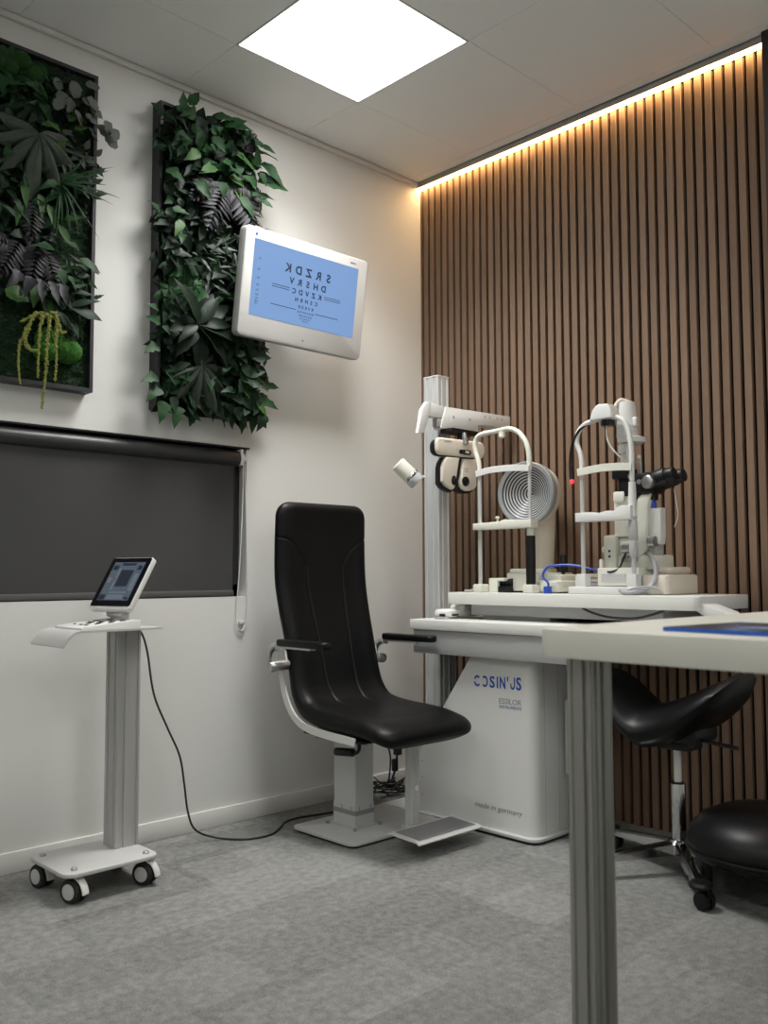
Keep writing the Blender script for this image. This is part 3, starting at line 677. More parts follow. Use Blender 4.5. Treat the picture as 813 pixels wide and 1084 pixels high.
# top sheet with its down-curled grip
def sheet(pts, thick):     # polyline in (x, z) -> closed outline
    up, dn = [], []
    for i, p in enumerate(pts):
        d = (V(pts[min(i+1, len(pts)-1)])-V(pts[max(i-1, 0)])).normalized(); n_ = V((-d.y, d.x))
        up.append((p[0]+n_.x*thick/2, p[1]+n_.y*thick/2)); dn.append((p[0]-n_.x*thick/2, p[1]-n_.y*thick/2))
    return up+dn[::-1]
lip = [(q.x, q.y) for q in spline([(-2.030, 0.774, 0), (-2.024, 0.784, 0), (-2.012, 0.800, 0), (-1.995, 0.814, 0), (-1.974, 0.820, 0), (-1.95, 0.820, 0)], 5)]+[(-1.80, 0.820), (-1.690, 0.820)]
bm = nb(); prism(bm, sheet(lip, 0.007), 0.185, 0.425, XZ(0)); obj('top_plate', bm, M['greyp'], t)
def caster(x, y, az, parent, r=0.0365):
    a = math.radians(az); ax = V((math.cos(a), math.sin(a), 0)); fw = V((-ax.y, ax.x, 0))
    c = V((x, y, r))
    bm = nb()
    for s in (-1, 1):
        mt = axis_mtx(c+ax*(s*0.0145), ax)
        lathe(bm, [(r-0.008, -0.010), (r-0.002, -0.009), (r, -0.005), (r, 0.005), (r-0.002, 0.009), (r-0.008, 0.010)], 32, mt)
    w = obj('caster', bm, M['rubber'], parent)
    for s in (-1, 1):
        bm = nb(); lathe(bm, [(r*0.66, -0.002), (r*0.64, 0.002), (r*0.3, 0.003)], 28, axis_mtx(c+ax*(s*0.0245), ax*s)); obj('hub_cap', bm, M['greyp'], w)
    bm = nb(); box(bm, (-0.0035, -0.03, -0.012), (0.0035, 0.03, 0.036), 0.003, 1, Matrix.Translation(c) @ Matrix.Rotation(a, 4, 'Z'))
    cyl(bm, c+V((0, 0, 0.03)), c+V((0, 0, 0.052)), 0.012); obj('fork', bm, M['black'], w)
    bm = nb()
    P = spline([c+fw*0.012+V((0, 0, 0.04)), c+fw*0.030+V((0, 0, 0.030)), c+fw*0.042+V((0, 0, 0.012)), c+fw*0.047+V((0, 0, -0.006))], 4)
    for p0, p1 in zip(P, P[1:]):
        d = (p1-p0); mt = axis_mtx(p0, d, ax.cross(d))
        box(bm, (-0.013, -0.0035, -0.002), (0.013, 0.0035, d.length+0.002), 0.002, 1, axis_mtx(p0, d, d.cross(ax)))
    obj('brake_lever', bm, M['trimw'], w)
for x, y, az in ((-1.975, -0.412, 200), (-1.735, -0.415, 205), (-1.985, -0.205, 190), (-1.735, -0.205, 200)): caster(x, y, az, t)

# keypad with tilted tablet
t = thing('chart_controller', (-1.86, -0.32, 0.823), 'white keypad base with tilted tablet screen on the trolley top', 'tablet')
bm = nb(); prism(bm, [(-1.965, 0.823), (-1.760, 0.823), (-1.760, 0.849), (-1.78, 0.850), (-1.955, 0.834), (-1.965, 0.830)], 0.215, 0.408, XZ(0), bev=0.003); kp = obj('keypad', bm, M['white'], t)
bm = nb()
def ontop(x): return 0.834+(x+1.955)*(0.016/0.175)+0.0004
for (x, y, lx, ly) in ((-1.93, -0.36, .008, .018), (-1.93, -0.325, .008, .018), (-1.90, -0.37, .016, .014), (-1.88, -0.345, .016, .022), (-1.865, -0.39, .018, .012), (-1.90, -0.31, .01, .02), (-1.88, -0.29, .012, .026), (-1.86, -0.32, .018, .014), (-1.845, -0.36, .02, .012), (-1.85, -0.265, .012, .03), (-1.82, -0.30, .014, .03), (-1.82, -0.385, .014, .02), (-1.925, -0.27, .006, .012)):
    z = ontop(x); bm = nb(); box(bm, (x, y-ly/2, z-0.002), (x+lx, y+ly/2, z+0.0025), 0.0008, 1); obj('key', bm, M['black'], kp)
# tablet frame: bottom edge along y, leaning back towards +x
bx, bz = -1.8255, 0.894; ux, uz = 0.108, 0.163; Lr = math.hypot(ux, uz); ux, uz = ux/Lr, uz/Lr
Mt = B((bx, -0.315, bz), (0.292, -0.9564, 0), (ux*0.9564, ux*0.292, uz))      # x right (towards -y), y up, z = towards the viewer (-x, up)
TW, TH = 0.184, Lr
bm = nb(); prism(bm, rrect(-TW/2, -0.012, TW/2, TH, 0.010), -0.022, -0.001, Mt, bev=0.004); tab = obj('tablet', bm, M['white'], t)
bm = nb(); prism(bm, rrect(-TW/2+0.003, 0.0, TW/2-0.003, TH-0.004, 0.006), -0.0015, 0.0008, Mt); obj('bezel', bm, M['blackgloss'], tab)
bm = nb(); prism(bm, [(-0.070, 0.022), (0.070, 0.022), (0.070, TH-0.022), (-0.070, TH-0.022)], 0.0008, 0.0012, Mt); obj('screen', bm, M['tabletscreen'], tab)
R4 = lambda x0, y0, x1, y1: [(x0, y0), (x1, y0), (x1, y1), (x0, y1)]
for q in ((-0.022, 0.076, 0.034, 0.142), (-0.068, 0.024, -0.040, 0.044), (-0.030, 0.160, 0.032, 0.170), (0.046, 0.142, 0.066, 0.160), (-0.066, 0.142, -0.042, 0.160), (0.048, 0.026, 0.066, 0.034)):
    bm = nb(); prism(bm, R4(*q), 0.0012, 0.0014, Mt); obj('screen_tile', bm, M['tabletdark'], tab)
for q in ((-0.034, 0.026, 0.040, 0.044), (-0.034, 0.050, 0.044, 0.056), (-0.066, 0.092, -0.050, 0.112), (0.046, 0.060, 0.064, 0.128), (-0.036, 0.062, -0.026, 0.150)):
    bm = nb(); prism(bm, R4(*q), 0.0012, 0.0014, Mt); obj('screen_tile', bm, M['tabletpale'], tab)
for q in ((-0.040, 0.098, -0.028, 0.108), (-0.068, 0.112, -0.058, 0.120)):
    bm = nb(); prism(bm, R4(*q), 0.0013, 0.0015, Mt); obj('screen_tile', bm, M['tabletorange'], tab)
bm = nb(); box(bm, (-1.800, -0.36, 0.840), (-1.775, -0.27, 0.906), 0.004); cyl(bm, (-1.800, -0.365, 0.866), (-1.800, -0.265, 0.866), 0.010, n=20); obj('hinge', bm, M['greyp'], t)

# trolley cable
bm = nb()
tube(bm, [(-1.70, -0.17, 0.80), (-1.655, -0.160, 0.818), (-1.618, -0.155, 0.79), (-1.593, -0.155, 0.72), (-1.564, -0.155, 0.566), (-1.508, -0.155, 0.442), (-1.455, -0.155, 0.333), (-1.434, -0.155, 0.227), (-1.417, -0.155, 0.122), (-1.38, -0.15, 0.05), (-1.30, -0.165, 0.010), (-1.22, -0.245, 0.0045), (-1.12, -0.262, 0.0045), (-1.04, -0.215, 0.0045), (-0.97, -0.16, 0.0045), (-0.90, -0.145, 0.0045), (-0.80, -0.165, 0.0045), (-0.70, -0.18, 0.0045), (-0.60, -0.17, 0.0045)], 0.0038, n=8, per=6)
o = obj('power_cable', bm, M['cable'], None, loc=(-1.3, -0.2, 0)); tag(o, 'black cable hanging from the trolley and running along the carpet', 'cable')
bm = nb(); rg = random.Random(8)
for k in range(6):
    c = V((-0.36+rg.uniform(-.07, .07), -0.14+rg.uniform(-.05, .05), 0.03)); pts = []
    for i in range(9):
        a = i*0.95+k; r = 0.05+0.05*rg.random(); pts.append(c+V((r*math.cos(a)*1.3, r*math.sin(a)*0.7, rg.uniform(-0.02, 0.05))))
    tube(bm, pts, 0.0032, n=6, per=5)
tube(bm, [(-0.36, -0.13, 0.04), (-0.34, -0.15, 0.12), (-0.36, -0.18, 0.2), (-0.42, -0.22, 0.29), (-0.52, -0.26, 0.36), (-0.64, -0.33, 0.385)], 0.005, n=8)
tube(bm, [(-0.38, -0.14, 0.03), (-0.37, -0.15, 0.16), (-0.40, -0.16, 0.24), (-0.48, -0.20, 0.33), (-0.60, -0.30, 0.39)], 0.004, n=8)
tube(bm, [(-0.56, -0.19, 0.006), (-0.50, -0.16, 0.02), (-0.45, -0.14, 0.05), (-0.40, -0.13, 0.05)], 0.0045, n=8)
box(bm, (-0.375, -0.16, 0.03), (-0.345, -0.13, 0.075), 0.004); box(bm, (-0.375, -0.20, 0.19), (-0.345, -0.17, 0.225), 0.004); box(bm, (-0.355, -0.16, 0.11), (-0.33, -0.14, 0.165), 0.003)
o = obj('cable_bundle', bm, M['cable'], None, loc=(-0.36, -0.14, 0)); tag(o, 'tangled black cables on the carpet behind the chair', 'cable')

# ================================================================== EXAMINATION CHAIR
t = thing('examination_chair', (-0.83, -0.40, 0), 'black leather examination chair with high back and armrests on grey column', 'chair')
def cushion():
    ctl = [(-0.222, 1.288, .072, .47), (-0.217, 1.22, .074, .472), (-0.214, 1.10, .078, .474), (-0.219, 0.97, .080, .476), (-0.240, 0.86, .080, .47), (-0.268, 0.76, .080, .462), (-0.292, 0.67, .080, .46), (-0.308, 0.60, .084, .462), (-0.330, 0.535, .092, .468),
           (-0.375, 0.482, .098, .474), (-0.44, 0.460, .098, .478), (-0.54, 0.450, .096, .482), (-0.64, 0.446, .094, .484), (-0.72, 0.440, .090, .484), (-0.79, 0.428, .084, .482), (-0.835, 0.412, .076, .478), (-0.852, 0.400, .070, .474)]
    yz = spline([(c[0], c[1], 0) for c in ctl], 16); tw = spline([(c[2], c[3], 0) for c in ctl], 16)
    # even arc length
    acc = [0]
    for a, b in zip(yz, yz[1:]): acc.append(acc[-1]+(b-a).length)
    Lt = acc[-1]; NS = 340; st = []
    fr_ = [math.sin(PI/2*(2*k/36-1))*0.45+(2*k/36-1)*0.55 for k in range(37)]
    dense = sorted(math.sin(PI/2*(2*k/150-1))*0.25+(2*k/150-1)*0.75 for k in range(151))
    UV = [(u, 1) for u in dense]+[(u, -1) for u in reversed(fr_[1:-1])]
    NU = len(UV)
    j = 0
    for k in range(NS+1):
        s = Lt*k/NS
        # denser at both ends
        s = Lt*(0.5-0.5*math.cos(PI*k/NS))*0.35+s*0.65
        while j < len(acc)-2 and acc[j+1] < s: j += 1
        f = (s-acc[j])/max(1e-9, acc[j+1]-acc[j]); f = min(1, max(0, f))
        st.append((s, yz[j].lerp(yz[j+1], f), tw[j].lerp(tw[j+1], f)))
    rings = []
    for k, (s, p, q) in enumerate(st):
        a = st[max(0, k-1)][1]; b = st[min(NS, k+1)][1]; d = (b-a).normalized()
        n_ = V((d.y, -d.x, 0))       # in (y, z): faces the sitter
        if n_.x > 0 and abs(n_.x) > abs(n_.y): n_ = -n_
        if n_.y < 0 and abs(n_.y) > abs(n_.x): n_ = -n_
        thk, wid = q.x, q.y
        for rr, end in ((0.060, s), (0.070, Lt-s)):
            if end < rr: wid -= 2*(rr-math.sqrt(max(0, rr*rr-(rr-end)**2)))
        for rr, end in ((0.034, s), (0.036, Lt-s)):
            if end < rr: thk *= max(0.05, math.sqrt(max(0, 1-((rr-end)/rr)**2)))
        ring = []
        for u, side in UV:
            h = max(0.0, 1-abs(u)**5)**(1/2.1)
            hh = side*h*thk/2; x = u*wid/2
            if side > 0:
                env = min(1, s/0.12)*min(1, (Lt-s)/0.15)
                hh -= 0.017*env*(1-min(1, abs(u)*1.10)**3)*h
                hh += 0.006*env*math.exp(-((abs(u)-0.80)/0.14)**2)
                us = 0.40-0.10*min(1, max(0, (s-0.3)/0.6))
                if 0.10 < s < Lt-0.2:
                    if s > 0.26: dist = abs(abs(u)-us)*wid/2
                    elif abs(u) > 0.38:
                        q_ = min(1, (abs(u)-0.40)/0.6) if abs(u) > 0.40 else 0
                        sc = 0.145+0.115*(1-q_)**2.2           # the seam swings out to the edge
                        dist = min(abs(s-sc), abs(abs(u)-us)*wid/2+max(0, 0.26-s)*0.8)
                    else: dist = 9
                    fade = 1 if s < 0.85 else max(0, 1-(s-0.85)/0.15)
                    hh -= 0.0040*fade*math.exp(-(dist/0.0045)**2)
            ring.append(V((-0.83+x, p.x+n_.x*hh, p.y+n_.y*hh)))
        rings.append(ring)
    return st, rings, NU
st, rings, NU = cushion()
def cushion_part(k0, k1, name, capa, capb):
    bm = nb(); vs = [[bm.verts.new(p) for p in r] for r in rings[k0:k1+1]]
    for a, b in zip(vs, vs[1:]):
        for i in range(NU): bm.faces.new((a[i], a[(i+1) % NU], b[(i+1) % NU], b[i]))
    if capa: bm.faces.new(vs[0])
    if capb: bm.faces.new(vs[-1])
    return obj(name, bm, M['leather'], t, 75)
ks = next(k for k, q in enumerate(st) if q[1].y < 0.475)
o1 = cushion_part(0, ks, 'backrest', True, False); o2 = cushion_part(ks, len(st)-1, 'seat', False, True)
# shared normals along the border so the upholstery runs on without a crease
def border_normals():
    bmf = nb(); vs = [[bmf.verts.new(p) for p in r] for r in rings]
    for a, b in zip(vs, vs[1:]):
        for i in range(NU): bmf.faces.new((a[i], a[(i+1) % NU], b[(i+1) % NU], b[i]))
    bmesh.ops.recalc_face_normals(bmf, faces=bmf.faces); bmf.normal_update()
    N_ = [[v.normal.copy() for v in r] for r in vs]; bmf.free(); return N_
N_ = border_normals()
for o_, k0, k1 in ((o1, 0, ks), (o2, ks, len(st)-1)):
    o_.data.normals_split_custom_set_from_vertices([n for r in N_[k0:k1+1] for n in r])
# grey shell behind and under the upholstery, following its edge
def rail(x):
    bm = nb(); ps = [q[1] for q in st]; k0 = next(k for k, q in enumerate(st) if q[1].y < 0.70); k1 = next(k for k, q in enumerate(st) if q[1].x < -0.70)
    out, inn = [], []
    for k in range(k0, k1, 3):
        a, b = ps[k-1], ps[k+1]; d = (b-a).normalized(); n_ = V((d.y, -d.x))
        if n_.x > 0 and abs(n_.x) > abs(n_.y): n_ = -n_
        if n_.y < 0 and abs(n_.y) > abs(n_.x): n_ = -n_
        o_ = 0.058; i_ = 0.030 if k > k0+12 else 0.0
        out.append((ps[k].x-n_.x*o_, ps[k].y-n_.y*o_)); inn.append((ps[k].x-n_.x*i_, ps[k].y-n_.y*i_))
    prism(bm, out+inn[::-1], x, x+0.008, YZ(0))
    return bm
sh = obj('seat_shell', rail(-0.83-0.243), M['trimw'], t)
merge_b = rail(-0.83+0.235); obj('seat_shell', merge_b, M['trimw'], t)
bm = nb(); box(bm, (-1.04, -0.70, 0.388), (-0.62, -0.36, 0.400), 0.004); box(bm, (-0.93, -0.52, 0.350), (-0.73, -0.30, 0.389), 0.004); obj('seat_carrier', bm, M['black'], t)
# column in two stages, scale band
KX0, KX1, KY0, KY1 = -0.880, -0.782, -0.480, -0.352
bm = nb(); prism(bm, rrect(KX0, KY0, KX1, KY1, 0.006), 0.10, 0.36); obj('column', bm, M['alulight'], t, 30)
bm = nb(); prism(bm, rrect(KX0-0.002, KY0-0.002, KX1+0.002, KY1+0.002, 0.006), 0.030, 0.108)
prism(bm, rrect(KX0-0.010, KY0-0.010, KX1+0.010, KY1+0.010, 0.006), 0.02, 0.031); ft = obj('column_foot', bm, M['alulight'], t, 30)
bm = nb(); prism(bm, rrect(KX0-0.0026, KY0-0.0026, KX1+0.0026, KY1+0.0026, 0.006), 0.070, 0.088)
for f in (0.15, 0.6): box(bm, (KX0-0.0028, KY0+0.128*f-0.002, 0.088), (KX0+0.002, KY0+0.128*f+0.002, 0.104))
for f in (0.2, 0.8): box(bm, (KX0+0.098*f-0.002, KY0-0.0028, 0.088), (KX0+0.098*f+0.002, KY0+0.002, 0.104))
obj('scale_band', bm, M['logogrey'], ft, 30)
for x, y in ((KX0-0.016, KY0-0.016), (KX1+0.016, KY0-0.016), (KX0-0.016, KY1+0.016), (KX1+0.016, KY1+0.016)):
    bm = nb(); lathe(bm, [(0.008, 0.02), (0.008, 0.03), (0.005, 0.033)], 12, Matrix.Translation((x, y, 0))); obj('bolt', bm, M['steel'], ft)
bm = nb(); prism(bm, rrect(-1.022, -0.622, -0.535, -0.262, (0.0, 0.03, 0.035, 0.0)), 0.009, 0.021, bev=0.003); obj('base_plate', bm, M['greyp'], t)
bm = nb(); prism(bm, rrect(-1.01, -0.61, -0.545, -0.275, 0.03), 0.0, 0.009); obj('base_pad', bm, M['rubber'], t)
# armrests
for x, lab in ((-1.108, 'l'), (-0.577, 'r')):
    s = -1 if lab == 'l' else 1
    y0 = -0.285 if s < 0 else -0.315
    bm = nb(); prism(bm, rrect(x-0.026, y0-0.305, x+0.026, y0-0.01, 0.025), 0.722, 0.748, bev=0.008, seg=3); ap = obj('armrest', bm, M['leather2'], t)
    bm = nb(); box(bm, (x-0.014, y0-0.215, 0.714), (x+0.014, y0-0.02, 0.723), 0.002)
    P = spline([(x+s*0.004, y0-0.03, 0.718), (x+s*0.004, y0+0.015, 0.714), (x+s*0.004, y0+0.038, 0.69), (x+s*0.004, y0+0.040, 0.655), (x+s*0.004, y0+0.035, 0.635)], 5)
    for p0, p1 in zip(P, P[1:]): box(bm, (-0.004, -0.016, -0.003), (0.004, 0.016, (p1-p0).length+0.003), 0.001, 1, axis_mtx(p0, p1-p0, (1, 0, 0)) @ Matrix.Rotation(PI/2, 4, 'Z'))
    obj('bracket', bm, M['trimw'], ap)
    bm = nb(); xi = -0.83+s*0.215
    cyl(bm, (xi, y0-0.0, 0.648), (x+s*0.022, y0+0.02, 0.640), 0.021, n=24, bev=0.003); obj('pivot', bm, M['steel'], ap)
# lever
bm = nb(); tube(bm, [(-0.945, -0.56, 0.385), (-0.945, -0.575, 0.355), (-0.948, -0.562, 0.330), (-0.952, -0.50, 0.326)], 0.007, n=10)
lev = obj('lever', bm, M['black'], t)
bm = nb(); cyl(bm, (-0.950, -0.548, 0.329), (-0.956, -0.455, 0.322), 0.0155, n=16, bev=0.004); obj('grip', bm, M['black'], lev)
# footrest
bm = nb(); prism(bm, profile_poly(-0.806, -0.712, -0.763, -0.672, (0.5,), d=0.003, w=0.008), 0.028, 0.40); fr = obj('footrest_post', bm, M['alulight'], t, 25)
bm = nb(); cyl(bm, (-0.785, -0.711, 0.20), (-0.785, -0.718, 0.20), 0.010, n=20, bev=0.001); obj('cap', bm, M['cream'], fr)
bm = nb(); box(bm, (-0.815, -0.70, 0.022), (-0.75, -0.56, 0.028), 0.001); box(bm, (-0.81, -0.735, 0.050), (-0.75, -0.66, 0.058), 0.001)
for x in (-0.812, -0.755): cyl(bm, (x-0.006, -0.69, 0.05), (x+0.006, -0.69, 0.05), 0.009, n=14)
obj('footrest_bracket', bm, M['alulight'], t)
bm = nb(); prof = sheet([(-0.722, 0.064), (-0.74, 0.068), (-0.86, 0.063), (-0.875, 0.060), (-0.882, 0.055)], 0.006)
prism(bm, prof, -0.945, -0.610, YZ(0)); fp = obj('footrest', bm, M['white'], t)
bm = nb(); prism(bm, [(-0.744, 0.0708), (-0.866, 0.0657), (-0.866, 0.0675), (-0.744, 0.0726)], -0.925, -0.628, YZ(0)); obj('tread_pad', bm, M['foot'], fp)

# ================================================================== REFRACTION UNIT
t = thing('refraction_unit', (-0.35, -0.8, 0), 'white instrument unit cabinet with blue logo and grey-edged worktop', 'cabinet')
CX0, CX1 = -0.50, -0.285
bm = nb()
def rx(poly_yz, lo, hi, bev): prism(bm, poly_yz, lo, hi, YZ(0), bev=bev, seg=4)
# cabinet outline in y, z: slanted towards the chair
rx([(-0.455, 0.022), (-0.455, 0.262), (-0.762, 0.70), (-1.043, 0.70), (-1.043, 0.022)], CX0, CX1, 0.0)
bv = [e for e in bm.edges if all(abs(v.co.y+1.043) < 1e-4 and abs(v.co.x-CX0) < 1e-4 for v in e.verts)]
bmesh.ops.bevel(bm, geom=bv, offset=0.045, segments=8, profile=0.5, affect='EDGES')
cab = obj('cabinet', bm, M['white'], t, 30)
bm = nb(); prism(bm, rrect(CX0-0.02, -1.062, CX1+0.15, -0.50, (0.0, 0.0, 0.045, 0.03)), 0.010, 0.023, bev=0.003)
prism(bm, rrect(-0.53, -0.55, CX1+0.03, -0.262, (0.0, 0.0, 0.01, 0.0)), 0.010, 0.0225); obj('base_plate', bm, M['greyp'], t)
bm = nb(); prism(bm, rrect(CX0-0.008, -1.05, CX1+0.14, -0.48, 0.04), 0.0, 0.010); obj('base_pad', bm, M['rubber'], t)
bm = nb(); box(bm, (CX0+0.068, -1.0436, 0.024), (CX0+0.0705, -1.0425, 0.70)); box(bm, (CX0+0.155, -1.0436, 0.024), (CX0+0.157, -1.0425, 0.70)); obj('panel_joint', bm, M['apron'], cab)
bm = nb()
for y, z in ((-0.472, 0.09), (-0.472, 0.16), (-0.472, 0.225), (-0.775, 0.672)): cyl(bm, (CX0-0.0012, y, z), (CX0+0.002, y, z), 0.004, n=12)
obj('screws', bm, M['steel'], cab)
FX = lambda y, z: B((CX0-0.0003, y, z), (0, -1, 0), (0, 0, 1))
bm = nb(); 
def fit(bm, ch, y0, y1, z0, z1, shear=0.0):
    """one word or letter set to the given extent on the cabinet face (y0 left, y1 right as read)"""
    t_ = nb(); text(t_, ch, 0.1, Matrix.Identity(4), 0.0005, shear=shear, bold=0.02 if len(ch) == 1 else 0.0)
    xs_ = [v.co.x for v in t_.verts]; ys_ = [v.co.y for v in t_.verts]
    a, b, c, d = min(xs_), max(xs_), min(ys_), max(ys_)
    for v in t_.verts:
        v.co.x = (v.co.x-a)/(b-a)*(y0-y1); v.co.y = (v.co.y-c)/(d-c)*(z1-z0)
    merge(bm, t_, FX(y0, z0))
for ch, y0, y1, z0, z1 in (('C', -0.757, -0.785, 0.556, 0.599), ('O', -0.797, -0.828, 0.556, 0.600), ('S', -0.837, -0.862, 0.556, 0.601), ('I', -0.872, -0.878, 0.557, 0.601), ('N', -0.887, -0.914, 0.557, 0.602), ("'", -0.922, -0.928, 0.586, 0.605), ('U', -0.938, -0.960, 0.557, 0.604), ('S', -0.966, -0.990, 0.557, 0.606)):
    fit(bm, ch, y0, y1, z0, z1)
obj('logo_lettering', bm, M['blue'], cab)
bm = nb()                                                        # the breaks in the C, the O and the U of the logo
for (y0, y1, z0, z1) in ((-0.772, -0.752, 0.574, 0.584), (-0.806, -0.793, 0.566, 0.591), (-0.949, -0.930, 0.580, 0.612)):
    box(bm, (CX0-0.0014, y0, z0), (CX0-0.0002, y1, z1))
obj('logo_gap', bm, M['white'], cab)
bm = nb(); fit(bm, 'ESSILOR', -0.883, -0.989, 0.500, 0.521); fit(bm, 'made in germany', -0.756, -0.987, 0.086, 0.112, 0.15); obj('lettering', bm, M['logogrey'], cab)
bm = nb(); fit(bm, 'INSTRUMENTS', -0.884, -0.989, 0.483, 0.495); obj('lettering', bm, mat('logo_blue_pale', (0.10, 0.16, 0.40), 0.5), cab)
# worktop + apron
bm = nb(); prism(bm, rrect(-0.548, -1.66, -0.03, -0.452, (0.0, 0.0, 0.02, 0.02)), 0.768, 0.809, bev=0.003); obj('worktop', bm, M['whitetop'], t)
bm = nb(); box(bm, (-0.538, -1.30, 0.672), (-0.520, -0.462, 0.768), 0.002); box(bm, (-0.52, -0.48, 0.672), (-0.08, -0.462, 0.768), 0.002); box(bm, (-0.52, -1.20, 0.702), (-0.08, -0.48, 0.715))
obj('apron', bm, M['apron'], t)
bm = nb(); box(bm, (-0.33, -1.16, 0.235), (-0.25, -1.06, 0.515), 0.006); obj('power_supply', bm, M['apron'], t)
bm = nb(); box(bm, (-0.27, -1.10, 0.0), (-0.10, -1.02, 0.69), 0.004); obj('rear_support', bm, M['black'], t)

# upper instrument board and its swivel body
t = thing('instrument_board', (-0.25, -1.0, 0.809), 'white sliding instrument board carried above the unit worktop', 'instrument table')
bm = nb(); prism(bm, rrect(-0.42, -1.665, -0.012, -0.545, (0.01, 0.01, 0.02, 0.05)), 0.870, 0.919, bev=0.004); obj('board_top', bm, M['whitetop'], t)
bm = nb(); box(bm, (-0.355, -1.50, 0.825), (-0.10, -0.62, 0.870), 0.004); box(bm, (-0.33, -1.0, 0.809), (-0.14, -0.66, 0.826), 0.003); obj('swivel_body', bm, M['apron'], t)
bm = nb(); prism(bm, [(-1.640, 0.872), (-1.668, 0.895), (-1.745, 0.868), (-1.770, 0.845), (-1.745, 0.838), (-1.69, 0.846)], -0.40, -0.30, YZ(0), bev=0.003); obj('grip_handle', bm, M['white'], t)
bm = nb(); tube(bm, [(-0.385, -1.19, 0.868), (-0.395, -1.24, 0.852), (-0.40, -1.32, 0.838), (-0.40, -1.41, 0.838), (-0.395, -1.47, 0.850), (-0.38, -1.52, 0.868)], 0.0045, n=8)
obj('slack_cable', bm, M['cable'], t)

# control pod lying on the worktop
t = thing('hand_controller', (-0.43, -0.56, 0.809), 'small white hand control with black slots lying on the worktop', 'controller')
bm = nb()
Mp = Matrix.Translation((-0.39, -0.545, 0.809)) @ Matrix.Rotation(math.radians(4), 4, 'Z')
prism(bm, [(q[0], q[1]) for q in ((-0.075, -0.03), (-0.06, -0.043), (0.02, -0.036), (0.10, -0.05), (0.125, -0.03), (0.125, 0.03), (0.10, 0.05), (0.02, 0.036), (-0.06, 0.043), (-0.075, 0.03))], 0.006, 0.040, Mp, bev=0.012, seg=3)
prism(bm, rrect(0.02, -0.038, 0.175, 0.036, 0.02), 0.020, 0.060, Mp, bev=0.014, seg=3)
hc = obj('body', bm, M['white'], t)
bm = nb(); prism(bm, rrect(-0.085, -0.035, 0.0, 0.035, 0.015), 0.0, 0.009, Mp, bev=0.003); obj('cradle', bm, M['alu'], t)
bm = nb()
for (x0, y0, x1, y1, z0, z1) in ((-0.079, -0.022, -0.055, 0.006, 0.012, 0.021), (-0.064, -0.034, -0.02, -0.026, 0.0345, 0.0352), (-0.066, 0.012, -0.05, 0.03, 0.018, 0.027), (-0.055, -0.0445, -0.01, -0.036, 0.013, 0.02)): box(bm, (x0, y0, z0), (x1, y1, z1), 0.001, 1, Mp)
obj('buttons', bm, M['black'], t)

# ================================================================== COLUMN WITH SWING ARM
t = thing('phoropter_stand', (-0.325, -0.40, 0), 'tall grooved aluminium stand with swing arm beside the slat wall', 'stand')
bm = nb(); prism(bm, profile_poly(-0.362, -0.446, -0.286, -0.358, (0.28, 0.72), d=0.004, w=0.008), 0.023, 1.862); obj('profile', bm, M['alulight'], t, 20)
bm = nb(); prism(bm, profile_poly(-0.286, -0.44, -0.246, -0.365, (0.3, 0.7), d=0.004, w=0.007), 0.023, 0.765); obj('lower_profile', bm, M['apron'], t, 20)
bm = nb(); prism(bm, rrect(-0.363, -0.447, -0.285, -0.357, 0.004), 1.861, 1.866, bev=0.001); obj('end_cap', bm, M['trimw'], t)
aa = math.radians(-5.6); Ma = B((-0.055, -0.600, 0), (math.cos(aa), math.sin(aa), 0), (0, 0, 1))      # local x along the arm, local z towards the camera
bm = nb()
prism(bm, [(-0.413, 1.606), (-0.197, 1.610), (-0.195, 1.640), (0.003, 1.643), (0.004, 1.698), (-0.383, 1.700), (-0.400, 1.656)], -0.060, 0.0, Ma, bev=0.004); arm = obj('swing_arm', bm, M['white'], t)
bm = nb(); prism(bm, [(-0.476, 1.650), (-0.393, 1.650), (-0.380, 1.700), (-0.467, 1.709)], -0.040, -0.004, Ma, bev=0.003)
prism(bm, [(-0.538, 1.575), (-0.505, 1.578), (-0.476, 1.650), (-0.467, 1.710), (-0.492, 1.708), (-0.517, 1.675)], -0.022, 0.0, Ma, bev=0.004); obj('arm_elbow', bm, M['white'], t)
bm = nb(); box(bm, (-0.375, -0.53, 1.61), (-0.275, -0.447, 1.69), 0.005); box(bm, (-0.478, -0.555, 1.612), (-0.44, -0.52, 1.648), 0.003); obj('clamp', bm, M['alu'], t)
bm = nb()
for x, z in ((-0.342, 1.660), (-0.247, 1.659)): cyl(bm, Ma @ V((x, z, -0.001)), Ma @ V((x, z, 0.002)), 0.006, n=16)
for x in (-0.155, -0.125, -0.08, -0.05): cyl(bm, Ma @ V((x, 1.680, -0.001)), Ma @ V((x, 1.680, 0.0012)), 0.005, n=14)
obj('screws', bm, M['apron'], arm)
bm = nb(); box(bm, (-0.44, -0.60, 1.588), (-0.27, -0.53, 1.607), 0.003)
cyl(bm, (-0.36, -0.575, 1.555), (-0.36, -0.575, 1.590), 0.016, n=20); obj('arm_joint', bm, M['black'], arm)

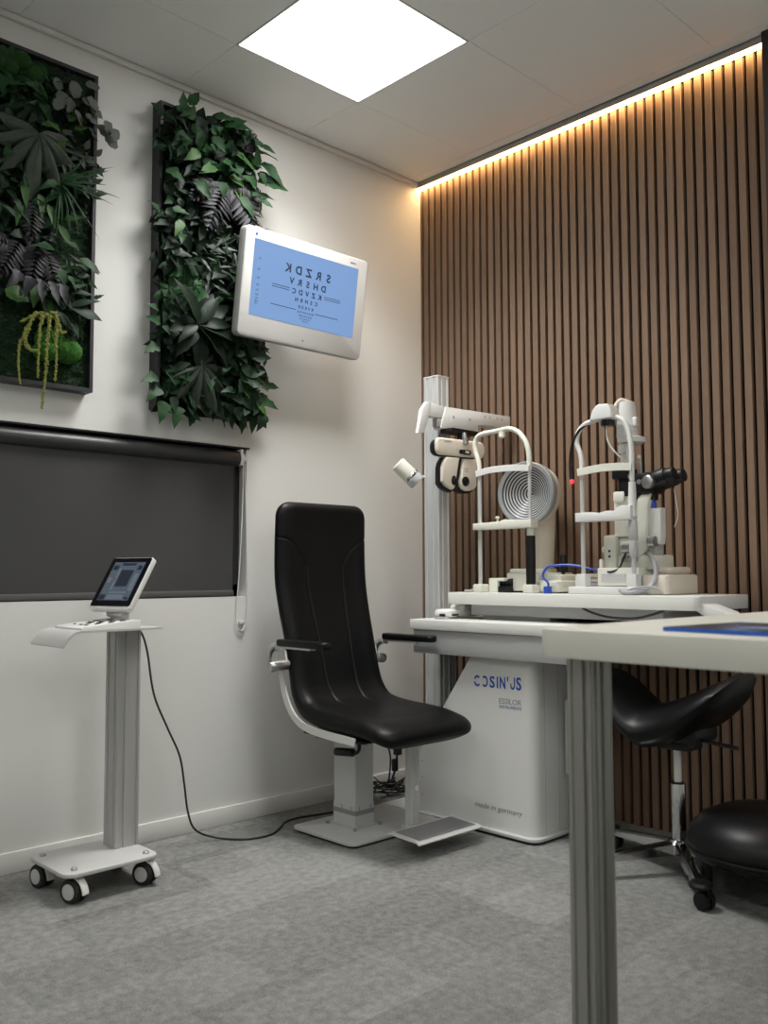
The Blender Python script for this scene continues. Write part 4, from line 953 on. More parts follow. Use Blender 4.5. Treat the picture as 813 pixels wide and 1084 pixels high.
# phoropter hanging from the arm
t = thing('phoropter', (-0.37, -0.585, 1.34), 'cream and black phoropter head hanging under the swing arm', 'phoropter')
Mp = B((-0.397, -0.607, 0), (math.cos(aa), math.sin(aa), 0), (0, 0, 1))
bm = nb(); prism(bm, rrect(-0.131, 1.487, 0.146, 1.560, (0.030, 0.020, 0.025, 0.030)), -0.022, 0.0, Mp, bev=0.009, seg=3); hd = obj('crossbar', bm, M['beige'], t)
bm = nb(); prism(bm, rrect(-0.131, 1.485, 0.12, 1.556, 0.03), -0.052, -0.020, Mp, bev=0.008); obj('rear_housing', bm, M['black'], t)
PL = [(-0.005, 1.482), (-0.077, 1.481), (-0.094, 1.457), (-0.1005, 1.434), (-0.101, 1.378), (-0.086, 1.362), (-0.066, 1.352), (-0.045, 1.345), (-0.034, 1.352), (-0.028, 1.367), (-0.019, 1.412)]
PR = [(0.096, 1.483), (0.021, 1.480), (0.013, 1.455), (0.007, 1.413), (-0.003, 1.384), (0.002, 1.360), (0.015, 1.350), (0.033, 1.344), (0.058, 1.346), (0.078, 1.353), (0.094, 1.368)]
for poly, ax_, sx_, off in ((PL, -0.0405, 0.62, -0.002), (PR, 0.026, 1.0, -0.012)):
    bm = nb(); prism(bm, poly, -0.020, 0.0, Mp, bev=0.006, seg=3); em = obj('lens_module', bm, M['beige'], t)
    xm = sum(q[0] for q in poly)/len(poly)
    bm = nb(); prism(bm, [(q[0]+(off if q[0] < xm else 0.004), q[1]-(0.010 if q[1] < 1.40 else 0.0)) for q in poly], -0.050, -0.018, Mp, bev=0.006); obj('module_back', bm, M['black'], em)
    bm = nb(); lathe(bm, [(0.0205, -0.001), (0.0205, 0.0015), (0.0175, 0.0025), (0.015, -0.004), (0.0, -0.005)], 28, Mp @ Matrix.Translation((ax_, 1.3835, 0.0012)), sx=sx_); obj('sight_aperture', bm, M['blackgloss'], em)
bm = nb(); prism(bm, rrect(-0.009, 1.497, 0.057, 1.517, 0.009), -0.001, 0.006, Mp, bev=0.002); obj('level_window', bm, M['blackgloss'], hd)
bm = nb(); prism(bm, rrect(0.022, 1.502, 0.044, 1.512, 0.004), 0.005, 0.008, Mp); cyl(bm, Mp @ V((-0.02, 1.515, -0.001)), Mp @ V((-0.02, 1.515, 0.002)), 0.003, n=10); obj('vernier', bm, M['greyp'], hd)
bm = nb(); cyl(bm, Mp @ V((0.025, 1.545, 0.002)), Mp @ V((0.025, 1.590, -0.004)), 0.012, 0.010, n=18); box(bm, (0.012, 1.538, -0.002), (0.038, 1.568, 0.012), 0.005, 2, Mp); obj('hanger_knob', bm, M['steel'], t)
bm = nb(); text(bm, 'essilor', 0.016, Mp @ Matrix.Translation((-0.092, 1.541, 0.0003)), 0.0003); obj('lettering', bm, M['logogrey'], hd)
bm = nb(); lathe(bm, [(0.006, 0.001), (0.009, 0.001)], 20, Mp @ Matrix.Translation((0.032, 1.432, 0)), cap=False); obj('dial_mark', bm, M['logogrey'], t)

# small reading lamp on the column
t = thing('reading_lamp', (-0.385, -0.33, 1.46), 'small white cylinder lamp with chrome ring on the aluminium column', 'lamp')
p0, p1 = V((-0.452, -0.285, 1.483)), V((-0.368, -0.345, 1.385)); d = (p1-p0).normalized()
bm = nb(); lathe(bm, [(0.028, 0), (0.034, 0.004), (0.036, 0.012), (0.036, 0.078)], 28, axis_mtx(p0, d)); obj('lamp_body', bm, M['cream'], t)
bm = nb(); lathe(bm, [(0.0365, 0.076), (0.0385, 0.079), (0.0385, 0.088), (0.0365, 0.091)], 28, axis_mtx(p0, d)); obj('ring', bm, M['chrome'], t)
bm = nb(); lathe(bm, [(0.037, 0.090), (0.037, 0.118), (0.034, 0.124), (0.018, 0.120), (0.012, 0.112)], 28, axis_mtx(p0, d)); obj('lamp_front', bm, M['frosted'], t)
bm = nb(); tube(bm, [p0+d*0.045+V((0.02, -0.02, 0.01)), (-0.38, -0.335, 1.43), (-0.355, -0.365, 1.42)], 0.008, n=10); obj('lamp_arm', bm, M['apron'], t)

# ================================================================== CORNEAL TOPOGRAPHER
ZB = 0.919
t = thing('corneal_topographer', (-0.25, -0.84, ZB), 'cream eye instrument with black and white ringed cone and chin rest', 'eye instrument')
HX = -0.36
def headrest(ya, yb, ztop, parent, m, r, arch, jog=0.012):
    """upper arch of the head rest: from the left post, over the top to the right post"""
    bm = nb(); tube(bm, [(HX, y, z) for y, z in arch], r, n=14, per=8); return obj('head_arch', bm, m, parent)
ya, yb = -0.678, -0.936
def hp(px, py): return (-0.675-(px-508)*0.00486, 1.418+(500-py)*0.0039-(px-507)*0.00041)
headrest(ya, yb, 1.58, t, M['cream'], 0.0105, [hp(*q) for q in ((508.5, 502), (508.5, 494), (507, 486), (504.5, 478), (504, 469), (507, 462), (514, 458.5), (524, 457), (535, 455), (542, 454.5), (549, 457), (555, 463), (559.5, 472), (561.5, 484), (561.5, 497))])
bm = nb(); cyl(bm, (HX, ya, ZB+0.02), (HX, ya, 1.40), 0.0085, n=16); obj('post', bm, M['alulight'], t)
bm = nb(); cyl(bm, (HX, yb, 1.17), (HX, yb, 1.44), 0.0075, n=16); obj('post', bm, M['alulight'], t)
bm = nb(); cyl(bm, (HX, yb, ZB+0.03), (HX, yb, 1.145), 0.019, n=20); obj('grip_sleeve', bm, M['black'], t)
bm = nb(); cyl(bm, (HX, yb, 1.145), (HX, yb, 1.18), 0.0145, n=16); obj('post_collar', bm, M['cream'], t)
for y, w in ((ya, 0.022), (yb, 0.024)):
    bm = nb(); box(bm, (HX-0.025, y-w, ZB), (HX+0.03, y+w, ZB+0.034), 0.005); obj('post_foot', bm, M['cream'], t)
bm = nb(); P = [(HX-0.012, ya+0.008, 1.410), (HX-0.018, ya-0.06, 1.418), (HX-0.02, (ya+yb)/2, 1.420), (HX-0.018, yb+0.06, 1.418), (HX-0.012, yb-0.006, 1.412)]
for p0, p1 in zip(spline(P, 5), spline(P, 5)[1:]):
    d_ = p1-p0; box(bm, (-0.004, -0.013, -0.001), (0.004, 0.013, d_.length+0.001), 0.001, 1, axis_mtx(p0, d_))
obj('forehead_band', bm, M['white'], t)
bm = nb(); prism(bm, [(q[0], q[1]) for q in ((0.662, 1.176), (0.96, 1.176), (0.96, 1.208), (0.86, 1.210), (0.825, 1.214), (0.80, 1.206), (0.662, 1.203))], -0.02, 0.03, B((HX, 0, 0), (0, -1, 0), (0, 0, 1)), bev=0.005); obj('chin_rest', bm, M['cream'], t)
bm = nb(); cyl(bm, (HX-0.005, -0.775, 1.205), (HX-0.005, -0.775, 1.222), 0.004, n=10); lathe(bm, [(0.009, 1.220), (0.009, 1.226), (0.004, 1.229)], 14, Matrix.Translation((HX-0.005, -0.775, 0)))
lathe(bm, [(0.014, 0), (0.014, 0.02), (0.006, 0.024)], 16, axis_mtx((HX, -0.80, 1.572), (0, 0, -1))); obj('knob', bm, M['cream'], t)
# ringed cone
az = math.radians(188); dn = V((math.cos(az), math.sin(az), 0.0)); dc = V((-0.245, -0.825, 1.328)); RD = 0.132
Md = axis_mtx(dc, dn)
bm = nb(); lathe(bm, [(RD-0.022, -0.012), (RD-0.020, 0.0), (RD-0.004, 0.003), (RD, -0.002), (RD, -0.030), (RD-0.004, -0.034)], 64, Md, cap=False); obj('bezel_ring', bm, M['bezel'], t)
NR = 10; r_out = RD-0.020; depth = 0.062
def cone(r): return -0.004-depth*(1-(r/r_out))**1.0
bl, wh = nb(), nb()
step = r_out/(NR+0.5)
for k in range(NR+1):
    ro = r_out-step*k; rm = ro-step*0.52; ri = max(0.0015, ro-step)
    lathe(bl, [(ro, cone(ro)), (rm, cone(rm))], 64, Md, cap=False)
    if k < NR: lathe(wh, [(rm, cone(rm)), (ri, cone(ri))], 64, Md, cap=False)
cn = obj('ring_cone', bl, M['dial'], t); obj('light_rings', wh, M['dialw'], cn)
bm = nb(); lathe(bm, [(RD-0.006, -0.030), (RD-0.003, -0.050), (RD-0.010, -0.085), (RD-0.030, -0.125), (RD-0.065, -0.155), (0.02, -0.172), (0.0, -0.173)], 48, Md, cap=False); hs = obj('cone_housing', bm, M['beige'], t)
bm = nb()
for z, hx_, hy_ in (): pass
cxy = dc-dn*0.138
lathe(bm, [(0.052, 1.015), (0.053, 1.03), (0.056, 1.10), (0.060, 1.18), (0.062, 1.26), (0.03, 1.32)], 36, Matrix.Translation((cxy.x, cxy.y, 0)) @ Matrix.Rotation(az, 4, 'Z'), sx=0.85, sy=0.95); obj('neck', bm, M['beige'], t)
bm = nb(); lathe(bm, [(0.050, 0.985), (0.050, 1.018)], 32, Matrix.Translation((cxy.x, cxy.y, 0))); obj('neck_collar', bm, M['alulight'], t)
bm = nb(); box(bm, (-0.30, -0.93, ZB+0.006), (-0.06, -0.765, 1.000), 0.008); box(bm, (-0.26, -0.87, 0.995), (-0.09, -0.75, 1.016), 0.006); box(bm, (-0.25, -1.00, ZB+0.006), (-0.06, -0.90, 0.992), 0.008); box(bm, (-0.335, -1.05, ZB+0.004), (-0.20, -0.945, 0.968), 0.008)
bs = obj('base', bm, M['cream'], t)
bm = nb(); box(bm, (-0.33, -0.80, ZB), (-0.08, -0.70, 0.945), 0.004); cyl(bm, (-0.30, -0.80, 0.96), (-0.30, -0.72, 0.96), 0.016, n=16); obj('drive_motor', bm, M['black'], t)
bm = nb(); box(bm, (-0.335, -0.745, ZB), (-0.315, -0.700, 0.975), 0.004); box(bm, (-0.335, -0.78, 0.965), (-0.22, -0.700, 0.978), 0.004); obj('side_guard', bm, M['cream'], t)
bm = nb()
for y in (-0.78, -0.80): 
    for z in (0.938, 0.958): cyl(bm, (-0.301, y, z), (-0.298, y, z), 0.004, n=10)
obj('screws', bm, M['greyp'], bs)
bm = nb(); cyl(bm, (-0.17, -0.955, 1.005), (-0.17, -0.955, 1.072), 0.013, 0.015, n=16, bev=0.004); cyl(bm, (-0.17, -0.955, 0.985), (-0.17, -0.955, 1.006), 0.007, n=12); obj('joystick', bm, M['black'], t)
bm = nb(); tube(bm, [(-0.37, -0.60, ZB+0.005), (-0.365, -0.635, ZB+0.008), (-0.36, -0.66, ZB+0.02)], 0.005, n=8); obj('lead', bm, M['greycable'], t)

bm = nb(); tube(bm, [(-0.37, -1.02, ZB+0.006), (-0.37, -1.025, ZB+0.04), (-0.37, -1.00, 0.985), (-0.365, -1.02, 1.020), (-0.355, -1.07, 1.028), (-0.34, -1.13, 1.026), (-0.325, -1.20, 1.010), (-0.32, -1.235, 1.008)], 0.0048, n=8)
box(bm, (-0.382, -1.035, ZB), (-0.358, -1.010, ZB+0.028), 0.003)
o = obj('data_cable', bm, M['bluecable'], None, loc=(-0.36, -1.05, ZB)); tag(o, 'blue cable joining the two eye instruments on the board', 'cable')

# ================================================================== SLIT LAMP
t = thing('slit_lamp', (-0.27, -1.3, ZB), 'white slit lamp microscope with black optics at the right end of the board', 'slit lamp')
ya, yb = -1.180, -1.392
headrest(ya, yb, 1.56, t, M['white'], 0.0095, [(ya, 1.355), (ya, 1.415), (ya+0.006, 1.45), (ya+0.020, 1.49), (ya+0.012, 1.53), (ya-0.02, 1.557), (ya-0.07, 1.567), (-1.29, 1.569), (yb+0.055, 1.566), (yb+0.025, 1.545), (yb+0.008, 1.50), (yb, 1.44), (yb, 1.33)])
bm = nb(); cyl(bm, (HX, ya, ZB+0.04), (HX, ya, 1.36), 0.0085, n=16); obj('post', bm, M['alulight'], t)
bm = nb(); cyl(bm, (HX, yb, ZB+0.04), (HX, yb, 1.34), 0.0075, n=16); obj('post', bm, M['alulight'], t)
bm = nb(); cyl(bm, (HX, yb, 1.20), (HX, yb, 1.325), 0.0165, 0.0125, n=20); obj('post_sleeve', bm, M['white'], t)
bm = nb(); lathe(bm, [(0.012, 1.055), (0.015, 1.066), (0.015, 1.11), (0.014, 1.114), (0.0165, 1.118), (0.0165, 1.180), (0.012, 1.190)], 24, Matrix.Translation((HX, yb, 0))); obj('height_knob', bm, M['alulight'], t)
for y in (ya, yb):
    bm = nb(); box(bm, (HX-0.018, y-0.018, ZB+0.010), (HX+0.02, y+0.018, ZB+0.075), 0.003); obj('post_foot', bm, M['white'], t)
bm = nb(); P = [(HX-0.012, ya+0.010, 1.375), (HX-0.018, ya-0.05, 1.380), (HX-0.02, (ya+yb)/2, 1.383), (HX-0.018, yb+0.04, 1.382), (HX-0.012, yb-0.006, 1.378)]
for p0, p1 in zip(spline(P, 5), spline(P, 5)[1:]):
    d_ = p1-p0; box(bm, (-0.004, -0.014, -0.001), (0.004, 0.014, d_.length+0.001), 0.001, 1, axis_mtx(p0, d_))
obj('forehead_band', bm, M['cream'], t)
bm = nb(); prism(bm, [(1.165, 1.188), (1.40, 1.188), (1.40, 1.238), (1.36, 1.240), (1.33, 1.222), (1.30, 1.224), (1.26, 1.216), (1.235, 1.222), (1.165, 1.222)], -0.02, 0.03, B((HX, 0, 0), (0, -1, 0), (0, 0, 1)), bev=0.004); obj('chin_rest', bm, M['white'], t)
bm = nb(); prism(bm, [(1.235, 1.562), (1.335, 1.562), (1.325, 1.600), (1.312, 1.617), (1.275, 1.620), (1.262, 1.614), (1.248, 1.600)], -0.03, 0.03, B((HX, 0, 0), (0, -1, 0), (0, 0, 1)), bev=0.006, seg=3); obj('sensor_housing', bm, M['white'], t)
bm = nb(); lathe(bm, [(0.026, 1.540), (0.028, 1.545), (0.026, 1.562)], 20, Matrix.Translation((HX+0.01, -1.292, 0))); obj('sensor_lens', bm, M['blackgloss'], t)
bm = nb(); tube(bm, [(HX, -1.215, 1.558), (HX-0.006, -1.175, 1.535), (HX-0.01, -1.145, 1.48), (HX-0.01, -1.135, 1.42), (HX-0.012, -1.140, 1.365)], 0.0050, n=8)
cyl(bm, (HX-0.011, -1.138, 1.40), (HX-0.012, -1.143, 1.352), 0.008, n=12); fl = obj('fixation_lamp', bm, M['black'], t)
bm = nb(); bmesh.ops.create_uvsphere(bm, u_segments=12, v_segments=8, radius=0.0085); bmesh.ops.translate(bm, vec=(HX-0.013, -1.144, 1.343), verts=bm.verts); obj('red_light', bm, M['redled'], fl)
TX, TY = -0.26, -1.316
bm = nb(); lathe(bm, [(0.026, 1.637), (0.031, 1.634), (0.035, 1.59), (0.038, 1.552), (0.0395, 1.548), (0.038, 1.543), (0.039, 1.505)][::-1], 36, Matrix.Translation((TX, TY, 0))); lh = obj('lamp_housing', bm, M['white'], t)
bm = nb(); lathe(bm, [(0.038, 1.508), (0.036, 1.49), (0.026, 1.478), (0.026, 1.41)][::-1], 36, Matrix.Translation((TX, TY, 0)))
lathe(bm, [(0.030, 1.476), (0.050, 1.482), (0.052, 1.500), (0.030, 1.506)], 36, Matrix.Translation((TX+0.008, TY-0.016, 0))); obj('lamp_neck', bm, M['white'], t)
bm = nb(); box(bm, (TX-0.02, TY-0.050, 1.54), (TX+0.0, TY-0.034, 1.575), 0.004); box(bm, (TX-0.05, TY-0.012, 1.44), (TX-0.026, TY+0.010, 1.47), 0.002); lathe(bm, [(0.012, 0), (0.012, 0.012)], 14, axis_mtx((TX+0.02, TY-0.03, 1.425), (0.5, -1, 0))); obj('selector', bm, M['trimw'], lh)
bm = nb(); tube(bm, [(TX-0.0, TY-0.01, 1.636), (TX-0.02, TY+0.015, 1.645), (TX-0.04, TY+0.032, 1.61), (TX-0.06, TY+0.042, 1.575), (TX-0.08, TY+0.055, 1.56)], 0.007, n=8); obj('lamp_lead', bm, M['beige'], t)
bm = nb(); tube(bm, [(HX+0.01, -1.285, 1.545), (HX+0.01, -1.285, 1.50), (HX+0.015, -1.30, 1.46), (HX+0.03, -1.33, 1.42), (HX+0.06, -1.35, 1.395)], 0.0035, n=8); obj('white_lead', bm, M['trimw'], t)
# optics
bm = nb(); box(bm, (TX-0.05, TY-0.030, 1.345), (TX+0.02, TY+0.040, 1.395), 0.005); box(bm, (TX-0.04, TY-0.03, 1.28), (TX-0.01, TY+0.02, 1.35), 0.004)
box(bm, (TX-0.045, TY-0.130, 1.285), (TX+0.045, TY-0.045, 1.362), 0.012); box(bm, (TX-0.035, TY-0.075, 1.262), (TX+0.035, TY-0.02, 1.34), 0.008)
cyl(bm, (TX-0.005, TY+0.005, 1.325), (TX-0.005, TY-0.05, 1.325), 0.028, n=24)
cyl(bm, (TX, TY-0.09, 1.262), (TX, TY-0.09, 1.30), 0.028, n=24)
mic = obj('microscope', bm, M['black'], t)
for s_ in (-0.034, 0.034):
    bm = nb(); cyl(bm, (TX+s_, TY-0.115, 1.330), (TX+s_, TY-0.178, 1.345), 0.033, 0.030, n=26, bev=0.004); cyl(bm, (TX+s_, TY-0.176, 1.344), (TX+s_, TY-0.208, 1.350), 0.027, 0.024, n=24, bev=0.004); obj('eyepiece', bm, M['black'], mic)
bm = nb(); lathe(bm, [(0.022, 0), (0.024, 0.004), (0.024, 0.018), (0.020, 0.021)], 28, axis_mtx((TX-0.066, TY-0.128, 1.322), (-1, 0.15, 0))); obj('magnification_knob', bm, M['steel'], mic)
bm = nb(); lathe(bm, [(0.009, 0), (0.009, 0.008)], 14, axis_mtx((TX-0.045, TY-0.075, 1.328), (-1, 0, 0))); lathe(bm, [(0.011, 0), (0.011, 0.006)], 14, axis_mtx((TX-0.046, TY-0.04, 1.352), (-1, 0, 0)))
cyl(bm, (TX-0.02, TY-0.065, 1.36), (TX-0.02, TY-0.065, 1.412), 0.0045, n=10); cyl(bm, (TX-0.01, TY-0.04, 1.38), (TX-0.01, TY-0.04, 1.405), 0.004, n=10); obj('pins', bm, M['steel'], mic)
# arms below the optics
bm = nb(); prism(bm, [(1.372, 1.282), (1.425, 1.285), (1.415, 1.245), (1.402, 1.13), (1.410, 1.105), (1.398, 1.075), (1.368, 1.050), (1.338, 1.050), (1.338, 1.10), (1.362, 1.14)], -(TX+0.03), -(TX-0.035), B((0, 0, 0), (0, -1, 0), (0, 0, 1)), bev=0.006); obj('microscope_arm', bm, M['cream'], t)
bm = nb(); prism(bm, [(-0.020, -0.034), (0.020, -0.034), (0.025, 0.0), (0.025, 0.098), (-0.025, 0.098), (-0.025, 0.0)], -0.022, 0.020, B((TX+0.005, -1.428, 1.135), (0, -1, 0), (0, 0, 1)), bev=0.006, seg=3); bt = obj('battery_handle', bm, M['white'], t)
bm = nb(); lathe(bm, [(0.012, 1.232), (0.011, 1.245), (0.009, 1.285)], 16, Matrix.Translation((TX, -1.418, 0))); obj('handle_neck', bm, M['bluecable'], bt)
bm = nb(); box(bm, (TX-0.03, -1.345, 1.13), (TX+0.03, -1.270, 1.29), 0.006); box(bm, (TX-0.045, -1.325, 1.26), (TX+0.0, -1.275, 1.30), 0.008); obj('illumination_arm', bm, M['cream'], t)
bm = nb(); box(bm, (TX-0.045, -1.285, 1.01), (TX+0.02, -1.232, 1.138), 0.006); box(bm, (TX-0.06, -1.37, 0.985), (TX+0.03, -1.232, 1.012), 0.004); box(bm, (TX-0.02, -1.36, 1.03), (TX+0.03, -1.28, 1.13), 0.012)
lathe(bm, [(0.012, 0), (0.012, 0.014), (0.008, 0.017)], 16, axis_mtx((TX-0.02, -1.232, 1.085), (-0.3, 1, 0))); fb = obj('arm_base', bm, M['cream'], t)
bm = nb(); lathe(bm, [(0.018, 0), (0.018, 0.05)], 20, axis_mtx((TX-0.045, -1.318, 1.088), (0, -1, 0))); obj('clamp_screw', bm, M['steel'], t); bm = nb(); lathe(bm, [(0.011, 0), (0.011, 0.06)], 20, axis_mtx((TX-0.045, -1.31, 1.048), (0, -1, 0))); obj('clamp_screw', bm, M['steel'], t); bm = nb()
lathe(bm, [(0.020, 0), (0.020, 0.025)], 20, axis_mtx((TX-0.03, -1.415, 1.11), (0, -1, 0))); obj('clamp_screw', bm, M['steel'], t)
bm = nb()
for z in (1.055, 1.075): box(bm, (TX-0.0465, -1.262, z), (TX-0.044, -1.254, z+0.008))
obj('buttons', bm, M['black'], fb)
# carriage and sled
bm = nb(); box(bm, (-0.385, -1.60, ZB), (-0.355, -1.155, ZB+0.026), 0.003) if False else box(bm, (-0.388, -1.418, ZB), (-0.09, -1.128, ZB+0.028), 0.004)
box(bm, (-0.33, -1.14, ZB+0.01), (-0.12, -1.120, ZB+0.075), 0.005); obj('sled', bm, M['white'], t)
bm = nb(); box(bm, (-0.34, -1.40, ZB+0.030), (-0.14, -1.225, ZB+0.098), 0.006); box(bm, (-0.29, -1.43, ZB+0.09), (-0.14, -1.265, ZB+0.145), 0.008); box(bm, (-0.25, -1.36, ZB+0.10), (-0.17, -1.27, ZB+0.225), 0.008); cg = obj('carriage', bm, M['cream'], t)
bm = nb(); prism(bm, rrect(-0.33, -1.505, -0.10, -1.40, 0.015), ZB+0.001, ZB+0.072, bev=0.008); prism(bm, rrect(-0.25, -1.47, -0.08, -1.38, 0.02), ZB+0.072, ZB+0.10, bev=0.01); obj('power_box', bm, M['beige'], t)
bm = nb(); box(bm, (-0.342, -1.345, ZB+0.045), (-0.339, -1.245, ZB+0.075)); obj('rating_plate', bm, M['greyp'], cg)
bm = nb()
for z in (ZB+0.04, ZB+0.058): cyl(bm, (-0.30, -1.15, z), (-0.30, -1.30, z), 0.006, n=12)
obj('guide_rods', bm, M['chrome'], t)
bm = nb(); cyl(bm, (-0.24, -1.395, ZB+0.10), (-0.24, -1.395, ZB+0.20), 0.014, n=16, bev=0.003); box(bm, (-0.27, -1.43, ZB+0.145), (-0.21, -1.375, ZB+0.21), 0.006); obj('lever_block', bm, M['alulight'], t)
bm = nb(); lathe(bm, [(0.008, ZB+0.098), (0.008, ZB+0.125), (0.005, ZB+0.130)], 14, Matrix.Translation((-0.325, -1.235, 0))); obj('plug', bm, M['trimw'], t)
bm = nb(); tube(bm, [(-0.325, -1.245, ZB+0.092), (-0.34, -1.28, ZB+0.082), (-0.335, -1.315, ZB+0.095), (-0.32, -1.325, ZB+0.13), (-0.31, -1.33, ZB+0.15)], 0.004, n=8); obj('black_lead', bm, M['cable'], t)
bm = nb(); tube(bm, [(-0.26, -1.385, 1.06), (-0.29, -1.415, 1.065), (-0.32, -1.450, 1.035), (-0.33, -1.460, 0.99), (-0.35, -1.450, 0.950), (-0.395, -1.415, 0.930), (-0.412, -1.385, 0.928), (-0.41, -1.365, 0.938)], 0.0085, n=12, per=10); obj('conduit', bm, M['greycable'], t)
bm = nb(); tube(bm, [(-0.395, -1.385, 0.935), (-0.395, -1.42, 0.945), (-0.385, -1.46, 0.950), (-0.375, -1.495, 0.942), (-0.37, -1.51, 0.924)], 0.004, n=8); obj('grey_lead', bm, M['greycable'], t)
bm = nb(); tube(bm, [(-0.24, -1.49, 1.30), (-0.245, -1.50, 1.25), (-0.245, -1.505, 1.20), (-0.25, -1.492, 1.16)], 0.0015, n=6); obj('thin_lead', bm, M['trimw'], t)

# ================================================================== FOREGROUND DESK
t = thing('desk', (-1.5, -2.8, 0), 'pale high desk with grooved metal leg in the near right corner', 'desk')
bm = nb(); prism(bm, rrect(-2.052, -3.7, -0.80, -2.219, (0.02, 0.035, 0.02, 0.02), 8), 0.863, 0.909, bev=0.003); obj('tabletop', bm, M['deskwhite'], t)
def deskleg(x, y):
    P = []; r = 0.0335; n = 96
    for i in range(n):
        a = 2*PI*i/n; rr = r/(abs(math.cos(a))**2.5+abs(math.sin(a))**2.5)**(1/2.5)
        k = (math.degrees(a) % 90)
        for c in (22, 45, 68):
            if abs(k-c) < 4: rr -= 0.006
        P.append((x+rr*math.cos(a), y+rr*math.sin(a)))
    bm = nb(); prism(bm, P, 0.0, 0.863); return obj('leg', bm, M['deskleg'], t, 30)
for x, y in ((-1.986, -2.280), (-0.88, -2.290), (-1.986, -3.62), (-0.88, -3.62)): deskleg(x, y)
t = thing('brochure', (-1.8, -2.6, 0.909), 'thin brochure with a bright blue edge lying on the desk', 'brochure')
Mb = Matrix.Translation((-1.975, -2.408, 0.9095)) @ Matrix.Rotation(math.radians(-6), 4, 'Z')
bm = nb(); prism(bm, rrect(0, -0.30, 0.215, 0, 0.002), 0.0, 0.0055, Mb); obj('pages', bm, M['brochure'], t)
bm = nb(); prism(bm, rrect(0.001, -0.299, 0.214, -0.001, 0.002), 0.0055, 0.0062, Mb); obj('cover', bm, M['cover'], t)

# ================================================================== SADDLE STOOL
SX, SY = -0.405, -1.568
t = thing('saddle_stool', (SX, SY, 0), 'black saddle stool on a chrome five-leg base behind the desk', 'stool')
bm = nb(); NA, NR_ = 48, 14; top, bot = [], []
def saddle(u, v):      # u along y (-1..1, + towards the camera right), v along x
    q = u+0.33
    return 0.522+(0.150*(q/1.33)**1.35 if q > 0 else 0.135*(-q/0.67)**1.5)-0.055*v*v
for k in range(NR_+1):
    f = k/NR_
    rt, rb = [], []
    for i in range(NA):
        a = 2*PI*i/NA
        u = f*math.copysign(abs(math.cos(a))**0.8, math.cos(a)); v = f*math.copysign(abs(math.sin(a))**0.8, math.sin(a))
        y = SY-0.005-u*0.245; x = SX+v*0.19*(0.85+0.25*abs(u))
        z = saddle(u, v); thk = 0.082*math.sqrt(max(0.0, 1-f**4))+0.004
        rt.append(bm.verts.new((x, y, z+thk*0.32))); rb.append(bm.verts.new((x, y, z-thk*0.68-0.055*(1-f**2)*(1 if u > -0.33 else 0.5))))
    top.append(rt); bot.append(rb)
for R_ in (top, bot):
    for a, b in zip(R_, R_[1:]):
        for i in range(NA): bm.faces.new((a[i], a[(i+1) % NA], b[(i+1) % NA], b[i]))
for i in range(NA): bm.faces.new((top[-1][i], top[-1][(i+1) % NA], bot[-1][(i+1) % NA], bot[-1][i]))
bmesh.ops.remove_doubles(bm, verts=bm.verts, dist=1e-4); obj('seat', bm, M['leather2'], t, 60)
bm = nb(); box(bm, (SX-0.08, SY-0.11, 0.440), (SX+0.08, SY+0.09, 0.490), 0.015); box(bm, (SX-0.05, SY-0.07, 0.410), (SX+0.05, SY+0.05, 0.445), 0.01); cyl(bm, (SX-0.03, SY-0.08, 0.455), (SX-0.06, SY-0.24, 0.448), 0.007, n=10); tm = obj('tilt_mechanism', bm, M['black'], t)
bm = nb(); cyl(bm, (SX-0.081, SY+0.055, 0.462), (SX-0.077, SY+0.055, 0.462), 0.007, n=12); obj('tag', bm, M['cream'], tm)
bm = nb(); cyl(bm, (SX, SY, 0.29), (SX, SY, 0.415), 0.0125, n=20); obj('gas_lift', bm, M['trimw'], t)
bm = nb(); cyl(bm, (SX, SY, 0.075), (SX, SY, 0.295), 0.0245, n=28, bev=0.002); obj('lift_sleeve', bm, M['chrome'], t)
bm = nb(); cyl(bm, (SX, SY, 0.295), (SX, SY, 0.300), 0.020, n=20); obj('sleeve_ring', bm, M['black'], t)
bm = nb(); lathe(bm, [(0.02, 0.062), (0.038, 0.066), (0.042, 0.10), (0.030, 0.112)], 28, Matrix.Translation((SX, SY, 0))); obj('hub', bm, M['chrome'], t)
